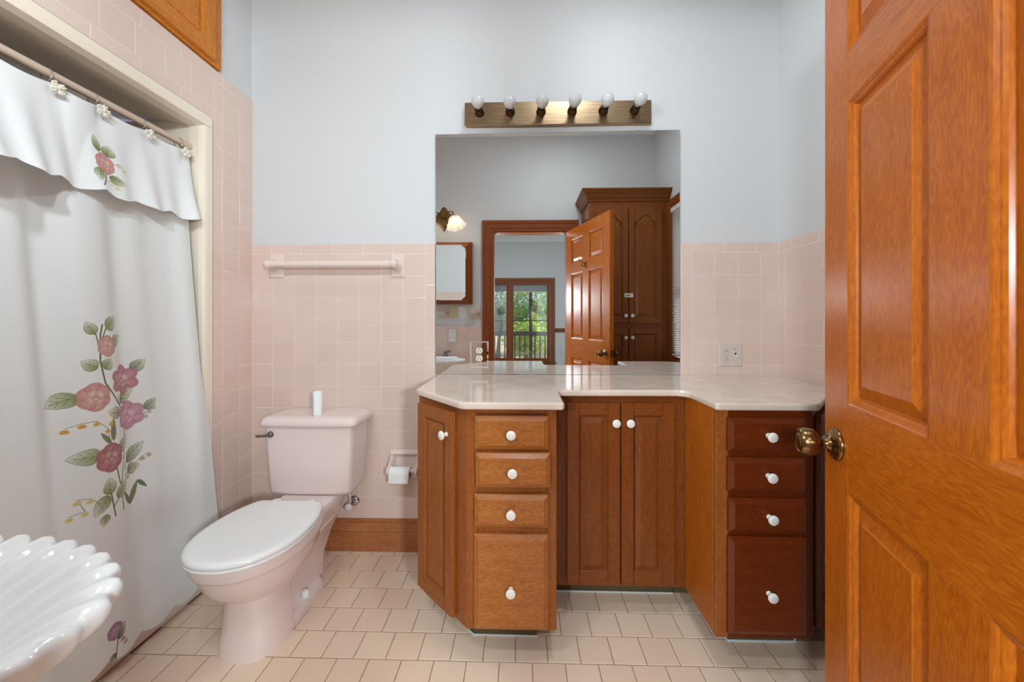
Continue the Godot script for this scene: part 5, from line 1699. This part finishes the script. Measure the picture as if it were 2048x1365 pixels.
# ------------------------------------------------------------------ linen cabinet beside the door (seen in the mirror)
func make_linen_cabinet() -> void:
	var t := thing("linen_cabinet", "tall brown wooden linen cabinet with arched panel doors behind the open door", "cabinet", Vector3(0.585, 0, WZ))
	# local: x to the right, z negative towards the room
	var W := 0.690
	var D := -0.345
	box_obj("side_panel", Vector3(0, 0.0, D), Vector3(0.018, 2.20, -0.001), M.linen_v, t, 0.001)
	box_obj("side_panel", Vector3(W - 0.018, 0.0, D), Vector3(W, 2.20, -0.001), M.linen_v, t, 0.001)
	box_obj("back_panel", Vector3(0.018, 0.1, -0.012), Vector3(W - 0.018, 2.20, -0.002), M.linen_v, t, 0.001)
	box_obj("top_panel", Vector3(0.0, 2.20, D), Vector3(W, 2.218, -0.001), M.linen_h, t, 0.001)
	for x in [[0.0, 0.062], [W - 0.092, W]]: box_obj("face_stile", Vector3(x[0], 0.0, D - 0.019), Vector3(x[1], 2.20, D), M.linen_v, t, 0.0015)
	for y in [[2.105, 2.20], [1.085, 1.150], [0.0, 0.16]]: box_obj("face_rail", Vector3(0.062, y[0], D - 0.019), Vector3(W - 0.092, y[1], D), M.linen_h, t, 0.0015)
	var s := begin()
	sweep(s, [Vector2(0, 0.001), Vector2(0, D - 0.019), Vector2(W, D - 0.019), Vector2(W, 0.001)], [Vector2(0, -0.095), Vector2(0.010, -0.095), Vector2(0.012, -0.080), Vector2(0.022, -0.070), Vector2(0.034, -0.046), Vector2(0.048, -0.028), Vector2(0.052, -0.018), Vector2(0.062, -0.014), Vector2(0.066, 0.0), Vector2(0, 0.0)], Transform3D(Basis(Vector3(1, 0, 0), Vector3(0, 0, 1), Vector3(0, 1, 0)), Vector3(0, 2.285, 0)), false)
	obj("crown", s, M.linen_h, t)
	box_obj("crown_top", Vector3(0, 2.262, D - 0.018), Vector3(W - 0.001, 2.280, -0.001), M.linen_h, t, 0.001)
	var b := FRONTWALL
	# doors: the local frame of a door runs right to left as seen in plan
	var zf := D - 0.0195
	cab_door(t, Transform3D(b, Vector3(0.335, 1.138, zf)), 0.283, 0.980, 0.050, M.linen_v, M.linen_h, Vector2(0.025, 0.062), 0.055)
	cab_door(t, Transform3D(b, Vector3(0.622, 1.138, zf)), 0.281, 0.980, 0.050, M.linen_v, M.linen_h, Vector2(0.256, 0.062), 0.055)
	cab_door(t, Transform3D(b, Vector3(0.335, 0.145, zf)), 0.283, 0.950, 0.050, M.linen_v, M.linen_h, Vector2(0.025, 0.868))
	cab_door(t, Transform3D(b, Vector3(0.622, 0.145, zf)), 0.281, 0.950, 0.050, M.linen_v, M.linen_h, Vector2(0.256, 0.868))
	var l := thing("cabinet_lock", "small white child safety lock across the linen cabinet doors", "lock", Vector3(0.930, 1.375, WZ + zf - 0.0195))
	s = begin()
	box(s, Vector3(-0.045, -0.018, -0.010), Vector3(0.030, 0.018, -0.0005), 0.003)
	obj("body", s, M.plate_white, l)
	box_obj("slot", Vector3(-0.030, -0.004, -0.0112), Vector3(0.0, 0.004, -0.0095), M.slot, l, 0)

# ------------------------------------------------------------------ medicine cabinet and fittings over the sink (seen in the mirror)
func make_medicine_cabinet() -> void:
	var t := thing("medicine_cabinet", "mirrored medicine cabinet with wooden sides under the sconce", "cabinet", Vector3(-0.750, 1.612, WZ))
	var hw := 0.282
	var hh := 0.296
	box_obj("body", Vector3(-hw, -hh, -0.060), Vector3(hw, hh, -0.0005), M.casing_v, t, 0.002)
	var s := begin()
	var f := Transform3D(FRONTWALL, Vector3.ZERO)
	slab(s, rect(-hw, -hh, hw, hh), [Vector2(0, 0.060), Vector2(-0.004, 0.066), Vector2(-0.055, 0.112), Vector2(-0.058, 0.118)], f)
	obj("bevelled_frame", s, M.casing_v, t)
	s = begin()
	var w := 0.235
	var h := 0.262
	var c := 0.045
	slab(s, [Vector2(-w + c, -h), Vector2(w - c, -h), Vector2(w, -h + c), Vector2(w, h - c), Vector2(w - c, h), Vector2(-w + c, h), Vector2(-w, h - c), Vector2(-w, -h + c)], [Vector2(0, 0.1185), Vector2(0, 0.1225), Vector2(-0.006, 0.1245)], f)
	obj("mirror_door", s, M.mirror, t, "octagonal mirror door")
	var z := WZ
	var p := thing("switch_plate", "almond switch plate under the medicine cabinet, left of the white one", "switch", Vector3(-0.660, 1.243, z))
	wall_plate(p, f, 0.073, 0.116, M.plate_almond)
	s = begin()
	for y in [-0.022, 0.022]: lathe(s, [Vector2(0.013, 0.005), Vector2(0.011, 0.014)], 16, f * Transform3D(LYING, Vector3(0, y, 0)))
	obj("dial", s, M.plate_cream, p)
	var p2 := thing("switch_plate", "white double rocker switch plate beside the soap dish", "switch", Vector3(-0.566, 1.240, z))
	wall_plate(p2, f, 0.073, 0.116, M.plate_white)
	for y in [-0.018, 0.018]:
		s = begin()
		slab(s, rect(-0.016, y - 0.016, 0.016, y + 0.016), [Vector2(0, 0.004), Vector2(0, 0.007), Vector2(-0.002, 0.010)], f)
		obj("rocker", s, M.plate_white, p2)
	for k in 2:
		var d := thing("soap_dish" if k == 0 else "toothbrush_holder", "cream ceramic soap dish on the wall next to the doorway casing" if k == 0 else "cream ceramic toothbrush holder under the left part of the medicine cabinet", "soap dish" if k == 0 else "toothbrush holder", Vector3(-0.448 if k == 0 else -0.752, 1.232, z))
		s = begin()
		slab(s, rect(-0.055, -0.055, 0.055, 0.055), [Vector2(0, 0.0005), Vector2(0, 0.006), Vector2(-0.006, 0.010)], f)
		obj("back_plate", s, M.plate_cream, d)
		s = begin()
		var rings := []
		for r in [[-0.036, 0.006], [-0.030, 0.030], [-0.012, 0.062], [0.006, 0.078], [0.010, 0.076]]:
			var ring := []
			for i in 17:
				var a := PI * i / 16
				ring.append(Vector3(cos(a) * (0.036 + r[1] * 0.2), r[0], -0.008 - sin(a) * r[1]))
			rings.append(ring)
		loft(s, rings, true, true)
		obj("tray", s, M.plate_cream, d)
	var a := thing("outlet_adapter", "white six-way outlet adapter on the tiles above the sink", "outlet", Vector3(-0.662, 1.012, z - TZ))
	s = begin()
	slab(s, rect(-0.037, -0.060, 0.037, 0.060), [Vector2(0, 0.0005), Vector2(0, 0.018), Vector2(-0.004, 0.024)], f)
	obj("body", s, M.plate_white, a)
	s = begin()
	for x in [-0.021, 0.0, 0.021]:
		for y in [-0.018, 0.030]:
			for q in [-0.004, 0.004]: box(s, Vector3(x + q - 0.001, y - 0.004, 0.0235), Vector3(x + q + 0.001, y + 0.004, 0.0246), 0, f)
			box(s, Vector3(x - 0.0018, y + 0.008, 0.0235), Vector3(x + 0.0018, y + 0.012, 0.0246), 0, f)
	obj("slots", s, M.slot, a)
